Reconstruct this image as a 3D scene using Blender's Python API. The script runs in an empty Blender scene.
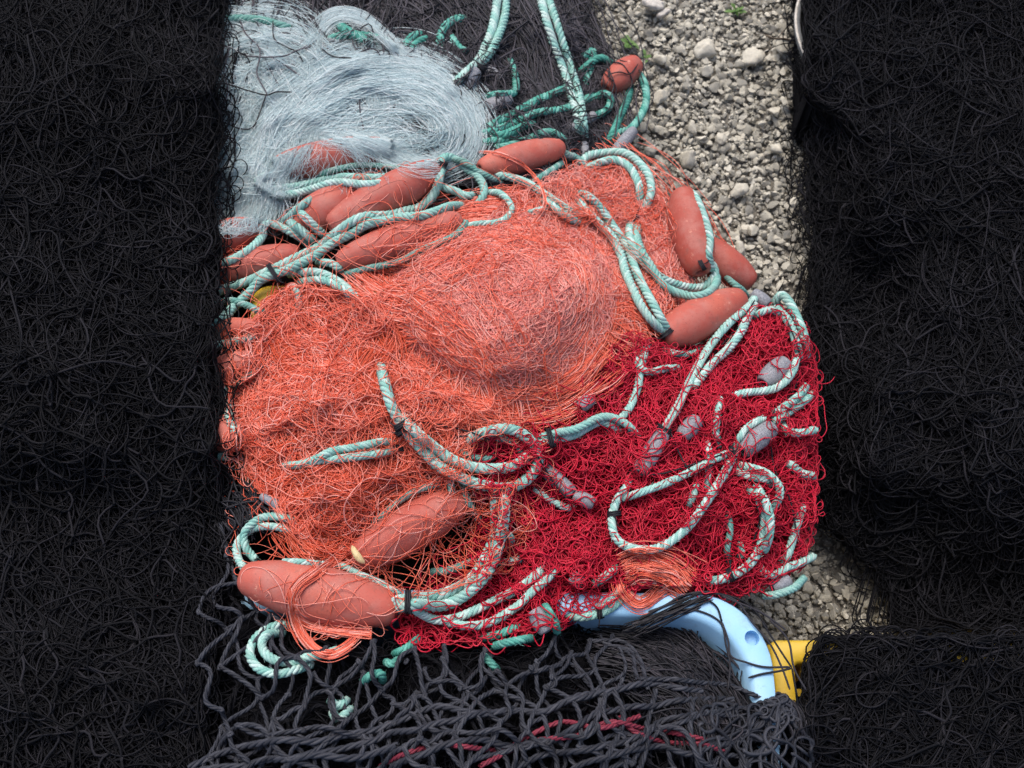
import bpy, bmesh, math, random
import numpy as np
from mathutils import Vector
rng = np.random.default_rng(7)
random.seed(7)
scene = bpy.context.scene
COL = scene.collection
PI = math.pi
# ------------------------------------------------------------------ camera
F = 950.0
TH = math.radians(23.0)
LOOK = np.array([0.0, math.sin(TH), -math.cos(TH)])
UP = np.array([0.0, math.cos(TH), math.sin(TH)])
CAM = np.array([0.0, 0.0, 0.30]) - LOOK * 1.0
cd = bpy.data.cameras.new('camera')
cd.sensor_width = 36.0
cd.lens = 36.0 * F / 1024.0
cd.clip_start = 0.01
cd.clip_end = 400.0
cd.dof.use_dof = True
cd.dof.focus_distance = 0.98
cd.dof.aperture_fstop = 9.0
cam = bpy.data.objects.new('camera', cd)
cam.location = CAM
cam.rotation_euler = (TH, 0, 0)
COL.objects.link(cam)
scene.camera = cam

def P(px, py, z):
    """the point at height z that is seen where (px, py) is traced"""
    px = np.asarray(px, float); py = np.asarray(py, float); z = np.asarray(z, float)
    cx = (px - 512.0) / F; cy = -(py - 384.0) / F
    dx = cx; dy = cy * UP[1] + LOOK[1]; dz = cy * UP[2] + LOOK[2]
    t = (z - CAM[2]) / dz
    return np.stack([CAM[0] + dx * t, CAM[1] + dy * t, CAM[2] + dz * t], -1)

def mpp(px, py, z):
    """metres in a traced unit at that point"""
    return np.linalg.norm(P(px, py, z) - CAM, axis=-1) / F * np.cos(0.1)

# ------------------------------------------------------------------ height of the heap
GX0, GY0, GS = -420, -340, 2
GW, GH = 950, 760
gx = GX0 + GS * np.arange(GW); gy = GY0 + GS * np.arange(GH)
CT = np.array([
 (590,10,.06),(600,60,.06),(610,110,.07),(520,20,.12),(520,80,.14),(430,20,.14),(350,0,.15),(250,0,.16),(450,-80,.12),(300,-80,.14),(580,-80,.05),(540,130,.15),(590,140,.12),
 (260,60,.21),(340,70,.22),(420,90,.21),(440,130,.21),(250,140,.22),(240,200,.22),(330,130,.22),
 (250,250,.22),(330,200,.235),(400,220,.24),(460,190,.24),(520,165,.20),
 (560,190,.23),(620,180,.17),(640,210,.17),(660,260,.19),(690,230,.14),(730,265,.11),(700,310,.17),(640,300,.24),
 (500,300,.335),(440,280,.31),(560,300,.325),(500,370,.32),(450,360,.31),(580,350,.28),(520,250,.29),
 (300,310,.27),(270,340,.26),(340,330,.285),(320,400,.33),(260,430,.29),(330,480,.335),(290,510,.31),(400,420,.315),(240,380,.25),
 (440,460,.31),(500,460,.30),(540,450,.28),(420,520,.285),(480,540,.27),(310,590,.30),(430,600,.29),(480,620,.29),
 (600,400,.28),(650,430,.285),(700,420,.27),(760,340,.20),(790,330,.18),(790,430,.23),(700,500,.285),(600,500,.27),(640,550,.285),(760,520,.25),(720,575,.26),(790,540,.22),(560,560,.28),(840,450,.16),(840,380,.12),
 (260,540,.29),(240,490,.27),(250,600,.30),(260,660,.34),(350,680,.34),(450,680,.345),(550,660,.335),(620,655,.31),(680,665,.295),(740,710,.29),(300,740,.37),(450,740,.385),(600,730,.37),(700,740,.345),(770,740,.30),(500,850,.39),(250,850,.37),(750,850,.33),
 (180,100,.24),(180,250,.23),(170,400,.25),(170,550,.29),(180,700,.34),(60,100,.25),(60,400,.28),(60,700,.33),(-60,200,.24),(-60,600,.30),(100,-60,.2),(100,860,.34),
 (870,300,.04),(920,430,.12),(860,600,.06),(900,520,.1),(815,670,.222),(822,640,.222),(860,632,.222),(860,672,.222),(900,626,.222),(900,670,.222),(960,620,.215),(1040,620,.21),(940,300,.13),(1000,560,.17),(822,60,.135),(845,10,.135),(850,85,.13),(900,30,.13),(830,-60,.13),(1000,400,.16),(1090,450,.12),(840,760,.225),(880,740,.225),(940,720,.2),(1040,720,.2),(930,860,.22),
], float)
def _zgrid():
    s = 8
    x = gx[::s//2] ; y = gy[::s//2]
    X, Y = np.meshgrid(x, y)
    num = np.zeros_like(X, float); den = np.zeros_like(X, float)
    for cx, cy, cz in CT:
        w = 1.0 / (((X-cx)**2 + (Y-cy)**2) + 250.0)**1.75
        num += w*cz; den += w
    Z = num/den
    for _ in range(3):
        Z = blur(Z)
    # bilinear up
    xi = np.linspace(0, X.shape[1]-1, GW); yi = np.linspace(0, X.shape[0]-1, GH)
    return bil(Z, xi[None, :].repeat(GH, 0), yi[:, None].repeat(GW, 1))
def blur(Z):
    k = np.array([1, 2, 1.0])/4
    Zp = np.pad(Z, 1, mode='edge')
    Z = k[0]*Zp[:-2, 1:-1]+k[1]*Zp[1:-1, 1:-1]+k[2]*Zp[2:, 1:-1]
    Zp = np.pad(Z, 1, mode='edge')
    return k[0]*Zp[1:-1, :-2]+k[1]*Zp[1:-1, 1:-1]+k[2]*Zp[1:-1, 2:]
def bil(Z, xi, yi):
    xi = np.clip(xi, 0, Z.shape[1]-1.001); yi = np.clip(yi, 0, Z.shape[0]-1.001)
    x0 = xi.astype(int); y0 = yi.astype(int); fx = xi-x0; fy = yi-y0
    return (Z[y0, x0]*(1-fx)+Z[y0, x0+1]*fx)*(1-fy)+(Z[y0+1, x0]*(1-fx)+Z[y0+1, x0+1]*fx)*fy
class Noise:
    """smooth 2-D noise as a sum of sines"""
    def __init__(s, scale, n=10):
        a = rng.uniform(0, 2*PI, n); f = rng.uniform(.6, 1.6, n)*2*PI/scale
        s.kx, s.ky, s.p = f*np.cos(a), f*np.sin(a), rng.uniform(0, 2*PI, n); s.n = n
    def __call__(s, x, y):
        o = 0
        for i in range(s.n): o = o + np.sin(s.kx[i]*x+s.ky[i]*y+s.p[i])
        return o/math.sqrt(s.n/2)
HT = _zgrid()
MX, MY = np.meshgrid(gx, gy)
HT += 0.0045*Noise(90)(MX, MY)+0.003*Noise(38)(MX, MY)
# the far corner of the blue tub: the heap inside it sinks below the rim
_rim = np.array([(556, 596), (600, 594), (650, 597), (690, 601), (722, 611), (745, 630), (760, 658), (767, 700), (768, 760), (768, 860)], float)
_d = np.full(MX.shape, 1e9)
for _a, _b in zip(_rim[:-1], _rim[1:]):
    _v = _b-_a; _t = np.clip(((MX-_a[0])*_v[0]+(MY-_a[1])*_v[1])/(_v@_v), 0, 1)
    _d = np.minimum(_d, np.hypot(MX-_a[0]-_t*_v[0], MY-_a[1]-_t*_v[1]))
_sink = np.clip((MX-545)/40, 0, 1)*np.clip((MY-586)/8, 0, 1)*np.clip((716-MY)/22, 0, 1)
_lift = .022*np.clip((MY-634)/30, 0, 1)*np.clip((MX-690)/40, 0, 1)
_cap = _lift+np.where(_d < 40, .236+.0004*np.maximum(_d-20, 0), .244+.0016*(_d-40))
HT = HT*(1-_sink)+np.minimum(HT, _cap)*_sink
Z0 = HT.copy()
def samp(G, px, py):
    return bil(G, (np.asarray(px, float)-GX0)/GS, (np.asarray(py, float)-GY0)/GS)
def mask(poly):
    m = np.zeros(MX.shape, bool); n = len(poly)
    for i in range(n):
        x1, y1 = poly[i]; x2, y2 = poly[(i+1) % n]
        if y1 == y2: continue
        c = (MY >= min(y1, y2)) & (MY < max(y1, y2))
        m ^= c & (MX < x1+(MY-y1)*(x2-x1)/(y2-y1))
    return m
def inmask(m, px, py):
    xi = np.clip(((np.asarray(px)-GX0)/GS).astype(int), 0, GW-1); yi = np.clip(((np.asarray(py)-GY0)/GS).astype(int), 0, GH-1)
    return m[yi, xi]
def smooth1(a, s, axis=-1):
    r = int(s*2.5)+1; k = np.exp(-0.5*(np.arange(-r, r+1)/s)**2); k /= k.sum()
    pad = [(0, 0)]*a.ndim; pad[axis] = (r, r)
    b = np.pad(a, pad, mode='edge')
    return np.apply_along_axis(lambda v: np.convolve(v, k, 'valid'), axis, b)
def spl(pts, step):
    """Catmull-Rom through the points, resampled evenly"""
    p = np.array(pts, float)
    if len(p) == 2: q = np.linspace(p[0], p[1], 30)
    else:
        e = np.vstack([2*p[0]-p[1], p, 2*p[-1]-p[-2]]); out = []
        for i in range(len(p)-1):
            a, b, c, d = e[i:i+4]; t = np.linspace(0, 1, 24, endpoint=False)[:, None]
            out.append(.5*((2*b)+(c-a)*t+(2*a-5*b+4*c-d)*t*t+(-a+3*b-3*c+d)*t**3))
        q = np.vstack(out+[p[-1:]])
    L = np.r_[0, np.cumsum(np.linalg.norm(np.diff(q[:, :2], axis=0), axis=1))]
    n = max(4, int(L[-1]/step)+1); s = np.linspace(0, L[-1], n)
    return np.stack([np.interp(s, L, q[:, k]) for k in range(p.shape[1])], 1)

# ------------------------------------------------------------------ meshes
class MB:
    def __init__(s): s.v = []; s.q = []; s.t = []; s.n = 0
    def add(s, V, Q=None, T=None):
        V = np.asarray(V, float).reshape(-1, 3)
        if Q is not None and len(Q): s.q.append(np.asarray(Q, np.int64)+s.n)
        if T is not None and len(T): s.t.append(np.asarray(T, np.int64)+s.n)
        s.v.append(V); s.n += len(V)
    def tube(s, C, R, sides=3, knob=0.0, closed=False, cap=True, taper=True):
        """C (S,N,3) centre lines"""
        C = np.asarray(C, float)
        if C.ndim == 2: C = C[None]
        S, N, _ = C.shape
        R = np.broadcast_to(np.asarray(R, float).reshape(-1, 1) if np.ndim(R) == 1 and len(R) == S else R, (S, N)).copy()
        if taper: R[:, 0] *= .35; R[:, -1] *= .35
        t = np.gradient(C, axis=1); t /= np.linalg.norm(t, axis=-1, keepdims=True)+1e-12
        a = np.cross(t, np.array([.13, .21, .97])); a /= np.linalg.norm(a, axis=-1, keepdims=True)+1e-9
        b = np.cross(a, t)
        ang = 2*PI*np.arange(sides)/sides
        rr = R[:, :, None]*np.ones(sides)
        if knob: rr = rr*(1+knob*((-1.0)**(np.arange(N)[:, None]+np.arange(sides)[None])))
        V = C[:, :, None]+rr[..., None]*(np.cos(ang)[:, None]*a[:, :, None]+np.sin(ang)[:, None]*b[:, :, None])
        i = np.arange(S)[:, None, None]*N*sides+np.arange(N-1)[None, :, None]*sides
        j = np.arange(sides)[None, None]; k = (j+1) % sides
        Q = np.stack([i+j, i+k, i+sides+k, i+sides+j], -1).reshape(-1, 4)
        s.add(V, Q)
    def twist(s, C, r, lobe=3.2, n=3, sides=5):
        """cords laid up from n twisted yarns; C (S,N,3) must be finely sampled"""
        C = np.asarray(C, float)
        if C.ndim == 2: C = C[None]
        S, N, _ = C.shape
        t = np.gradient(C, axis=1); L = np.cumsum(np.linalg.norm(t, axis=-1), 1); t /= np.linalg.norm(t, axis=-1, keepdims=True)+1e-12
        a = np.cross(t, np.array([.13, .21, .97])); a /= np.linalg.norm(a, axis=-1, keepdims=True)+1e-9
        b = np.cross(a, t); ph = 2*PI*L/(r*lobe*n)+rng.uniform(0, 6, (S, 1))
        for k in range(n):
            q = ph+2*PI*k/n
            s.tube(C+.5*r*(np.cos(q)[..., None]*a+np.sin(q)[..., None]*b), .58*r, sides, taper=False)
    def box(s, c, d, rz=0):
        x = np.array([[-1,-1,-1],[1,-1,-1],[1,1,-1],[-1,1,-1],[-1,-1,1],[1,-1,1],[1,1,1],[-1,1,1]], float)*np.array(d)/2
        cr, sr = math.cos(rz), math.sin(rz); x = np.stack([x[:, 0]*cr-x[:, 1]*sr, x[:, 0]*sr+x[:, 1]*cr, x[:, 2]], 1)
        s.add(x+np.array(c), [[0,3,2,1],[4,5,6,7],[0,1,5,4],[1,2,6,5],[2,3,7,6],[3,0,4,7]])
    def build(s, name, mat, parent=None, smooth=True, bevel=0):
        V = np.concatenate(s.v); loc = np.array(parent.location) if parent is not None and parent.parent is None else np.zeros(3)
        if parent is not None and parent.parent is not None: loc = np.array(parent.parent.location)+np.array(parent.location)
        me = bpy.data.meshes.new(name); V = V-loc
        q = np.concatenate(s.q) if s.q else np.zeros((0, 4), int); t = np.concatenate(s.t) if s.t else np.zeros((0, 3), int)
        me.vertices.add(len(V)); me.vertices.foreach_set('co', V.astype(np.float32).ravel())
        nl = q.size+t.size; me.loops.add(nl)
        me.loops.foreach_set('vertex_index', np.r_[q.ravel(), t.ravel()].astype(np.int32))
        me.polygons.add(len(q)+len(t))
        me.polygons.foreach_set('loop_start', np.r_[np.arange(len(q))*4, q.size+np.arange(len(t))*3].astype(np.int32))
        me.update(calc_edges=True)
        (me.shade_smooth if smooth else me.shade_flat)()
        me.materials.append(mat)
        o = bpy.data.objects.new(name, me); COL.objects.link(o)
        if parent is not None: o.parent = parent
        if bevel:
            m = o.modifiers.new('bevel', 'BEVEL'); m.width = bevel; m.segments = 2; m.limit_method = 'ANGLE'
        return o
def tag(o, label, cat, group=None, kind=None):
    if label: o['label'] = label
    if cat: o['category'] = cat
    if group: o['group'] = group
    if kind: o['kind'] = kind
    return o
def empty(name, loc, label, cat, group=None):
    o = bpy.data.objects.new(name, None); o.empty_display_size = .03; o.location = [float(v) for v in loc]; COL.objects.link(o)
    return tag(o, label, cat, group)

# ------------------------------------------------------------------ materials
def material(name, build):
    m = bpy.data.materials.new(name); m.use_nodes = True
    nt = m.node_tree; b = nt.nodes['Principled BSDF']
    build(nt, b); return m
def ramp(nt, src, stops, interp='LINEAR'):
    r = nt.nodes.new('ShaderNodeValToRGB'); r.color_ramp.interpolation = interp
    e = r.color_ramp.elements
    while len(e) < len(stops): e.new(.5)
    for k, (p, c) in enumerate(stops): e[k].position = p; e[k].color = (*c, 1)
    nt.links.new(src, r.inputs[0]); return r.outputs[0]
def noise(nt, scale, detail=3, rough=.55, coord=True):
    n = nt.nodes.new('ShaderNodeTexNoise'); n.inputs['Scale'].default_value = scale; n.inputs['Detail'].default_value = detail; n.inputs['Roughness'].default_value = rough
    if coord:
        g = nt.nodes.new('ShaderNodeNewGeometry'); nt.links.new(g.outputs['Position'], n.inputs['Vector'])
    return n.outputs['Fac']
def island(nt): return nt.nodes.new('ShaderNodeNewGeometry').outputs['Random Per Island']
def mix(nt, f, a, b, mode='MIX'):
    n = nt.nodes.new('ShaderNodeMix'); n.data_type = 'RGBA'; n.blend_type = mode
    for sock, v in ((n.inputs[0], f), (n.inputs[6], a), (n.inputs[7], b)):
        if isinstance(v, (int, float)): sock.default_value = v
        elif isinstance(v, tuple): sock.default_value = (*v, 1)
        else: nt.links.new(v, sock)
    return n.outputs[2]
def bump(nt, b, h, strength, dist):
    n = nt.nodes.new('ShaderNodeBump'); n.inputs['Strength'].default_value = strength; n.inputs['Distance'].default_value = dist
    nt.links.new(h, n.inputs['Height']); nt.links.new(n.outputs[0], b.inputs['Normal'])
def strand_mat(name, stops, rough=.55, spec=.35, trans=0.0, dirt=None, clear=0.0):
    def f(nt, b):
        c = ramp(nt, island(nt), stops)
        if dirt: c = mix(nt, ramp(nt, noise(nt, dirt[1], 4), [(.5, (0, 0, 0)), (.72, (dirt[2],)*3)]), c, dirt[0])
        nt.links.new(c, b.inputs['Base Color']); b.inputs['Roughness'].default_value = rough; b.inputs['Specular IOR Level'].default_value = spec
        if trans:
            tr = nt.nodes.new('ShaderNodeBsdfTranslucent'); nt.links.new(c, tr.inputs[0])
            ms = nt.nodes.new('ShaderNodeMixShader'); ms.inputs[0].default_value = trans
            nt.links.new(b.outputs[0], ms.inputs[1]); nt.links.new(tr.outputs[0], ms.inputs[2])
            out = ms
            if clear:
                tp = nt.nodes.new('ShaderNodeBsdfTransparent'); out = nt.nodes.new('ShaderNodeMixShader'); out.inputs[0].default_value = clear
                nt.links.new(ms.outputs[0], out.inputs[1]); nt.links.new(tp.outputs[0], out.inputs[2])
            nt.links.new(out.outputs[0], nt.nodes['Material Output'].inputs[0])
    return material(name, f)
M = {}
M['coral'] = strand_mat('coral twine', [(0, (.80, .115, .055)), (.4, (.88, .185, .11)), (.75, (.92, .27, .19)), (1, (.95, .48, .41))], .45, .45, .2)
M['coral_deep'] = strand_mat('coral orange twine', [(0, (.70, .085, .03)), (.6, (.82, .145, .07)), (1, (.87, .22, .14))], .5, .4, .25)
M['coral_pale'] = strand_mat('pale coral twine', [(0, (.84, .215, .17)), (.4, (.90, .315, .265)), (.75, (.93, .37, .305)), (1, (.95, .50, .43))], .45, .45, .2)
M['red'] = strand_mat('crimson twine', [(0, (.40, .004, .022)), (.55, (.56, .008, .035)), (1, (.70, .02, .055))], .5, .4, .15)
M['grey'] = strand_mat('clear grey monofilament', [(0, (.48, .62, .65)), (.5, (.74, .87, .89)), (1, (.95, .98, .98))], .3, .5, .3, None, .25)
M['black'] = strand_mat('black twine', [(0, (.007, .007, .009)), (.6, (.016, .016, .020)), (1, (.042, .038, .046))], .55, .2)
M['black_deep'] = strand_mat('gap-shaded black twine', [(0, (.003, .003, .004)), (1, (.010, .010, .013))], .7, .08)  # darker copy of the black twine, painting shade into the deep gaps
M['black_far'] = strand_mat('greyer black twine', [(0, (.008, .008, .010)), (.5, (.026, .024, .030)), (1, (.085, .075, .088))], .55, .35)  # strand colours range greyer than the plain black twine
M['black_side'] = strand_mat('shade-darkened black twine', [(0, (.004, .004, .005)), (.7, (.009, .009, .011)), (1, (.020, .019, .023))], .7, .08)  # black twine again with its colour darkened, shade painted onto the side heaps
M['cord'] = strand_mat('black braided cord', [(0, (.016, .017, .023)), (.6, (.030, .032, .042)), (1, (.046, .048, .060))], .6, .25)
M['purple'] = strand_mat('faded crimson cord', [(0, (.12, .014, .028)), (1, (.22, .03, .05))], .6, .3)
def _core(name, stops, scale, rough=.8):
    def f(nt, b):
        c = ramp(nt, noise(nt, scale, 5, .7), stops); nt.links.new(c, b.inputs['Base Color']); b.inputs['Roughness'].default_value = rough; b.inputs['Specular IOR Level'].default_value = .05
        bump(nt, b, noise(nt, scale*1.6, 5, .7), 1.0, .006)
    return material(name, f)
M['coral_core'] = _core('shade-darkened packed coral', [(.3, (.46, .065, .035)), (.7, (.72, .14, .09))], 260)  # darker than the coral strands: gap shade put into the colour
M['coil_core'] = _core('packed pale coral webbing', [(.3, (.70, .15, .105)), (.7, (.86, .26, .20))], 300)
M['red_core'] = _core('shade-darkened packed crimson', [(.35, (.07, .003, .007)), (.7, (.26, .005, .018))], 260)  # near-black red paints the shaded gaps between crimson strands
M['grey_core'] = _core('shade-darkened packed monofilament', [(.3, (.10, .14, .145)), (.7, (.30, .36, .375))], 180)  # base colour darkened so the gaps between strands look shaded
M['black_core'] = _core('packed black webbing', [(.3, (.006, .006, .008)), (.7, (.018, .018, .022))], 300)
def _rope(name, stops, dirtc, dirts):
    def f(nt, b):
        c = ramp(nt, island(nt), stops)
        c = mix(nt, ramp(nt, noise(nt, 700, 3, .6), [(.42, (.55,)*3), (.62, (1, 1, 1))]), mix(nt, .55, c, (.03, .16, .13)), c)
        c = mix(nt, ramp(nt, noise(nt, 45, 5, .6), [(.48, (0, 0, 0)), (.75, (dirts,)*3)]), c, dirtc)
        nt.links.new(c, b.inputs['Base Color']); b.inputs['Roughness'].default_value = .6; b.inputs['Specular IOR Level'].default_value = .3
        bump(nt, b, noise(nt, 1500, 2), .4, .0006)
    return material(name, f)
M['rope'] = _rope('mint rope', [(0, (.19, .43, .375)), (.5, (.33, .57, .51)), (1, (.55, .70, .65))], (.36, .40, .36), .55)
M['rope_dull'] = _rope('grimy mint rope', [(0, (.10, .28, .24)), (.5, (.20, .38, .34)), (1, (.38, .50, .46))], (.22, .17, .15), .75)
M['rope_teal'] = _rope('deep teal rope', [(0, (.035, .22, .17)), (.5, (.09, .36, .29)), (1, (.24, .52, .44))], (.02, .06, .05), .7)  # darker, greener strand tones than the mint rope
def _float(nt, b):
    oi = nt.nodes.new('ShaderNodeObjectInfo').outputs['Random']
    base = ramp(nt, oi, [(0, (.37, .072, .050)), (.5, (.42, .086, .061)), (1, (.47, .104, .074))])
    c = mix(nt, ramp(nt, noise(nt, 38, 5, .65), [(.42, (0, 0, 0)), (.66, (.85,)*3)]), base, (.42, .15, .12))
    c = mix(nt, ramp(nt, noise(nt, 14, 3), [(.56, (0, 0, 0)), (.75, (.5,)*3)]), c, (.62, .17, .10))
    c = mix(nt, ramp(nt, noise(nt, 420, 3, .7), [(.60, (0, 0, 0)), (.70, (.6,)*3)]), c, (.16, .035, .025))
    c = mix(nt, ramp(nt, noise(nt, 70, 6, .8), [(.55, (0, 0, 0)), (.66, (.5,)*3)]), c, (.24, .10, .075))
    c = mix(nt, ramp(nt, noise(nt, 95, 5, .75), [(.62, (0, 0, 0)), (.70, (.7,)*3)]), c, (.70, .34, .24))
    nt.links.new(c, b.inputs['Base Color']); b.inputs['Roughness'].default_value = .58; b.inputs['Specular IOR Level'].default_value = .35
    bump(nt, b, noise(nt, 240, 5, .7), .35, .0012)
M['float'] = material('terracotta foam', _float)
def _lead(nt, b):
    c = ramp(nt, noise(nt, 500, 4, .7), [(.3, (.12, .123, .138)), (.55, (.23, .235, .258)), (.75, (.41, .415, .44))])
    c = mix(nt, ramp(nt, noise(nt, 60, 4), [(.5, (0, 0, 0)), (.75, (.6,)*3)]), c, (.24, .22, .22))
    nt.links.new(c, b.inputs['Base Color']); b.inputs['Roughness'].default_value = .6
    bump(nt, b, noise(nt, 600, 4, .7), .5, .001)
M['lead'] = material('speckled grey lead sleeve', _lead)
def _plastic(col, col2, nm, rough=.42):
    def f(nt, b):
        c = mix(nt, ramp(nt, noise(nt, 22, 5, .65), [(.40, (0, 0, 0)), (.68, (.8,)*3)]), col, col2)
        c = mix(nt, ramp(nt, noise(nt, 45, 7, .8), [(.54, (0, 0, 0)), (.68, (.55,)*3)]), c, tuple(v*.55+.10 for v in col))
        c = mix(nt, ramp(nt, noise(nt, 160, 4, .7), [(.62, (0, 0, 0)), (.72, (.5,)*3)]), c, tuple(v*.6+.03 for v in col))
        nt.links.new(c, b.inputs['Base Color']); b.inputs['Roughness'].default_value = rough
        bump(nt, b, noise(nt, 300, 4), .15, .0008)
    return material(nm, f)
M['blue'] = _plastic((.30, .56, .80), (.36, .60, .80), 'light blue plastic')
M['yellow'] = _plastic((.66, .42, .02), (.60, .42, .06), 'yellow plastic', .5)
M['darkgrey'] = _plastic((.09, .095, .10), (.14, .145, .15), 'dark grey plastic', .6)
def _stone(nt, b):
    c = ramp(nt, island(nt), [(0, (.10, .10, .095)), (.2, (.22, .214, .192)), (.45, (.38, .360, .300)), (.68, (.51, .48, .395)), (.88, (.62, .585, .49)), (1, (.71, .675, .58))])
    c = mix(nt, ramp(nt, noise(nt, 150, 5, .7), [(.35, (0, 0, 0)), (.7, (.6,)*3)]), c, (.30, .27, .21))
    c = mix(nt, ramp(nt, noise(nt, 900, 3, .7), [(.55, (0, 0, 0)), (.7, (.4,)*3)]), c, (.12, .12, .11))
    nt.links.new(c, b.inputs['Base Color']); b.inputs['Roughness'].default_value = .85
    bump(nt, b, noise(nt, 450, 5, .7), .5, .0015)
M['stone'] = material('limestone pebbles', _stone)
def _pale(nt, b):
    c = ramp(nt, noise(nt, 90, 5, .7), [(.3, (.42, .38, .33)), (.6, (.62, .58, .52)), (.8, (.70, .62, .55))])
    nt.links.new(c, b.inputs['Base Color']); b.inputs['Roughness'].default_value = .85; bump(nt, b, noise(nt, 300, 5, .7), .6, .002)
M['pale'] = material('pale stone', _pale)
def _soil(nt, b):
    c = ramp(nt, noise(nt, 60, 8, .75), [(.3, (.14, .125, .10)), (.5, (.26, .235, .195)), (.7, (.40, .375, .33))])
    nt.links.new(c, b.inputs['Base Color']); b.inputs['Roughness'].default_value = .95; bump(nt, b, noise(nt, 120, 8, .75), 1, .008)
M['soil'] = material('gritty soil', _soil)
def _flat(nm, a, bcol, scale, rough):
    def f(nt, b):
        nt.links.new(ramp(nt, noise(nt, scale, 4), [(.3, a), (.7, bcol)]), b.inputs['Base Color']); b.inputs['Roughness'].default_value = rough
    return material(nm, f)
M['leaf'] = _flat('weed leaf', (.05, .12, .02), (.12, .22, .045), 200, .6)
M['wood'] = _flat('weathered tan chip', (.48, .36, .17), (.66, .52, .28), 250, .7)
M['twig'] = _flat('dark twig', (.05, .035, .025), (.12, .09, .06), 300, .8)
# ------------------------------------------------------------------ strands, cores, ropes
def core(mb, poly, drop, res=2, shrink=.22, foot=0.0, G=None):
    m = (poly if isinstance(poly, np.ndarray) else mask(poly))[::res, ::res]; G = Z0 if G is None else G
    Zs = G[::res, ::res]; X = MX[::res, ::res]; Y = MY[::res, ::res]
    cell = m[:-1, :-1] & m[1:, :-1] & m[:-1, 1:] & m[1:, 1:]
    idx = -np.ones(m.shape, int); use = np.zeros(m.shape, bool)
    use[:-1, :-1] |= cell; use[1:, :-1] |= cell; use[:-1, 1:] |= cell; use[1:, 1:] |= cell
    idx[use] = np.arange(use.sum())
    V = P(X[use], Y[use], Zs[use]-drop)
    r, c = np.nonzero(cell)
    Q = np.stack([idx[r, c], idx[r+1, c], idx[r+1, c+1], idx[r, c+1]], 1)
    E = np.concatenate([Q[:, [0, 1]], Q[:, [1, 2]], Q[:, [2, 3]], Q[:, [3, 0]]])
    key = np.sort(E, 1); u, inv, cnt = np.unique(key[:, 0]*10**7+key[:, 1], return_inverse=True, return_counts=True)
    B = E[cnt[inv] == 1]
    bv = np.unique(B); lut = {v: i for i, v in enumerate(bv)}
    cen = V[:, :2].mean(0); W = V[bv].copy(); W[:, :2] = cen+(W[:, :2]-cen)*(1-shrink); W[:, 2] = foot
    n = len(V); S = np.array([[b, a, n+lut[a], n+lut[b]] for a, b in B])
    mb.add(np.vstack([V, W]), np.vstack([Q, S]))
def place(mb, X, Y, r, hz, G=None, sides=3, drape=5.0, knob=0, under=.0, laid=False):
    """strands (S,N) in traced units laid on surface G, hz above it"""
    G = HT if G is None else G
    z = samp(G, X, Y)
    if drape:
        zs = smooth1(z, drape); z = np.maximum(zs, z-np.where(rng.random((len(z), 1)) < under, .02, .0004))
    z = z+hz
    if laid: mb.twist(P(X, Y, z), r)
    else: mb.tube(P(X, Y, z), r, sides, knob)
def walk(m, n, L, step, curl, field=None, gain=.3, memory=.9, start=None, spread=PI, smin=0):
    """n wandering strands that stay in mask m"""
    N = int(L/step)
    ys, xs = np.nonzero(m if start is None else start); k = rng.integers(0, len(xs), n)
    x = GX0+GS*(xs[k]+rng.random(n)); y = GY0+GS*(ys[k]+rng.random(n))
    cx, cy = GX0+GS*xs.mean(), GY0+GS*ys.mean()
    h = rng.uniform(0, 2*PI, n)
    if field is not None: h = field(x, y)+rng.normal(0, .35, n)+PI*rng.integers(0, 2, n)
    c = rng.normal(0, 1, n); X = np.empty((n, N)); Y = np.empty((n, N))
    for i in range(N):
        X[:, i] = x; Y[:, i] = y
        c = memory*c+math.sqrt(1-memory**2)*rng.normal(0, 1, n)
        h = h+curl*c
        if field is not None:
            d = field(x, y)-h; d = (d+PI/2) % PI-PI/2; h = h+gain*d
        nx = x+step*np.cos(h); ny = y+step*np.sin(h)
        out = ~inmask(m, nx, ny)
        if out.any():
            tgt = np.arctan2(cy-y, cx-x); d = (tgt-h+PI) % (2*PI)-PI
            h = np.where(out, h+np.sign(d)*np.minimum(np.abs(d), .55), h)
            nx = x+step*np.cos(h); ny = y+step*np.sin(h)
        x, y = nx, ny
    return X, Y
def hz_of(n, N, lo, hi, wob=.002):
    t = np.arange(N)[None]
    return rng.uniform(lo, hi, (n, 1))+wob*np.sin(t*rng.uniform(.05, .3, (n, 1))+rng.uniform(0, 6, (n, 1)))
def tangle(mb, m, n, L, step, curl, r, lo, hi, wob=.002, G=None, drape=4.0, sides=3, under=.45, **k):
    X, Y = walk(m, n, L, step, curl, **k)
    rr = r*rng.uniform(.8, 1.2, n)
    place(mb, X, Y, rr, hz_of(n, X.shape[1], lo, hi, wob), G, sides, drape, 0, under)
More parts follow.
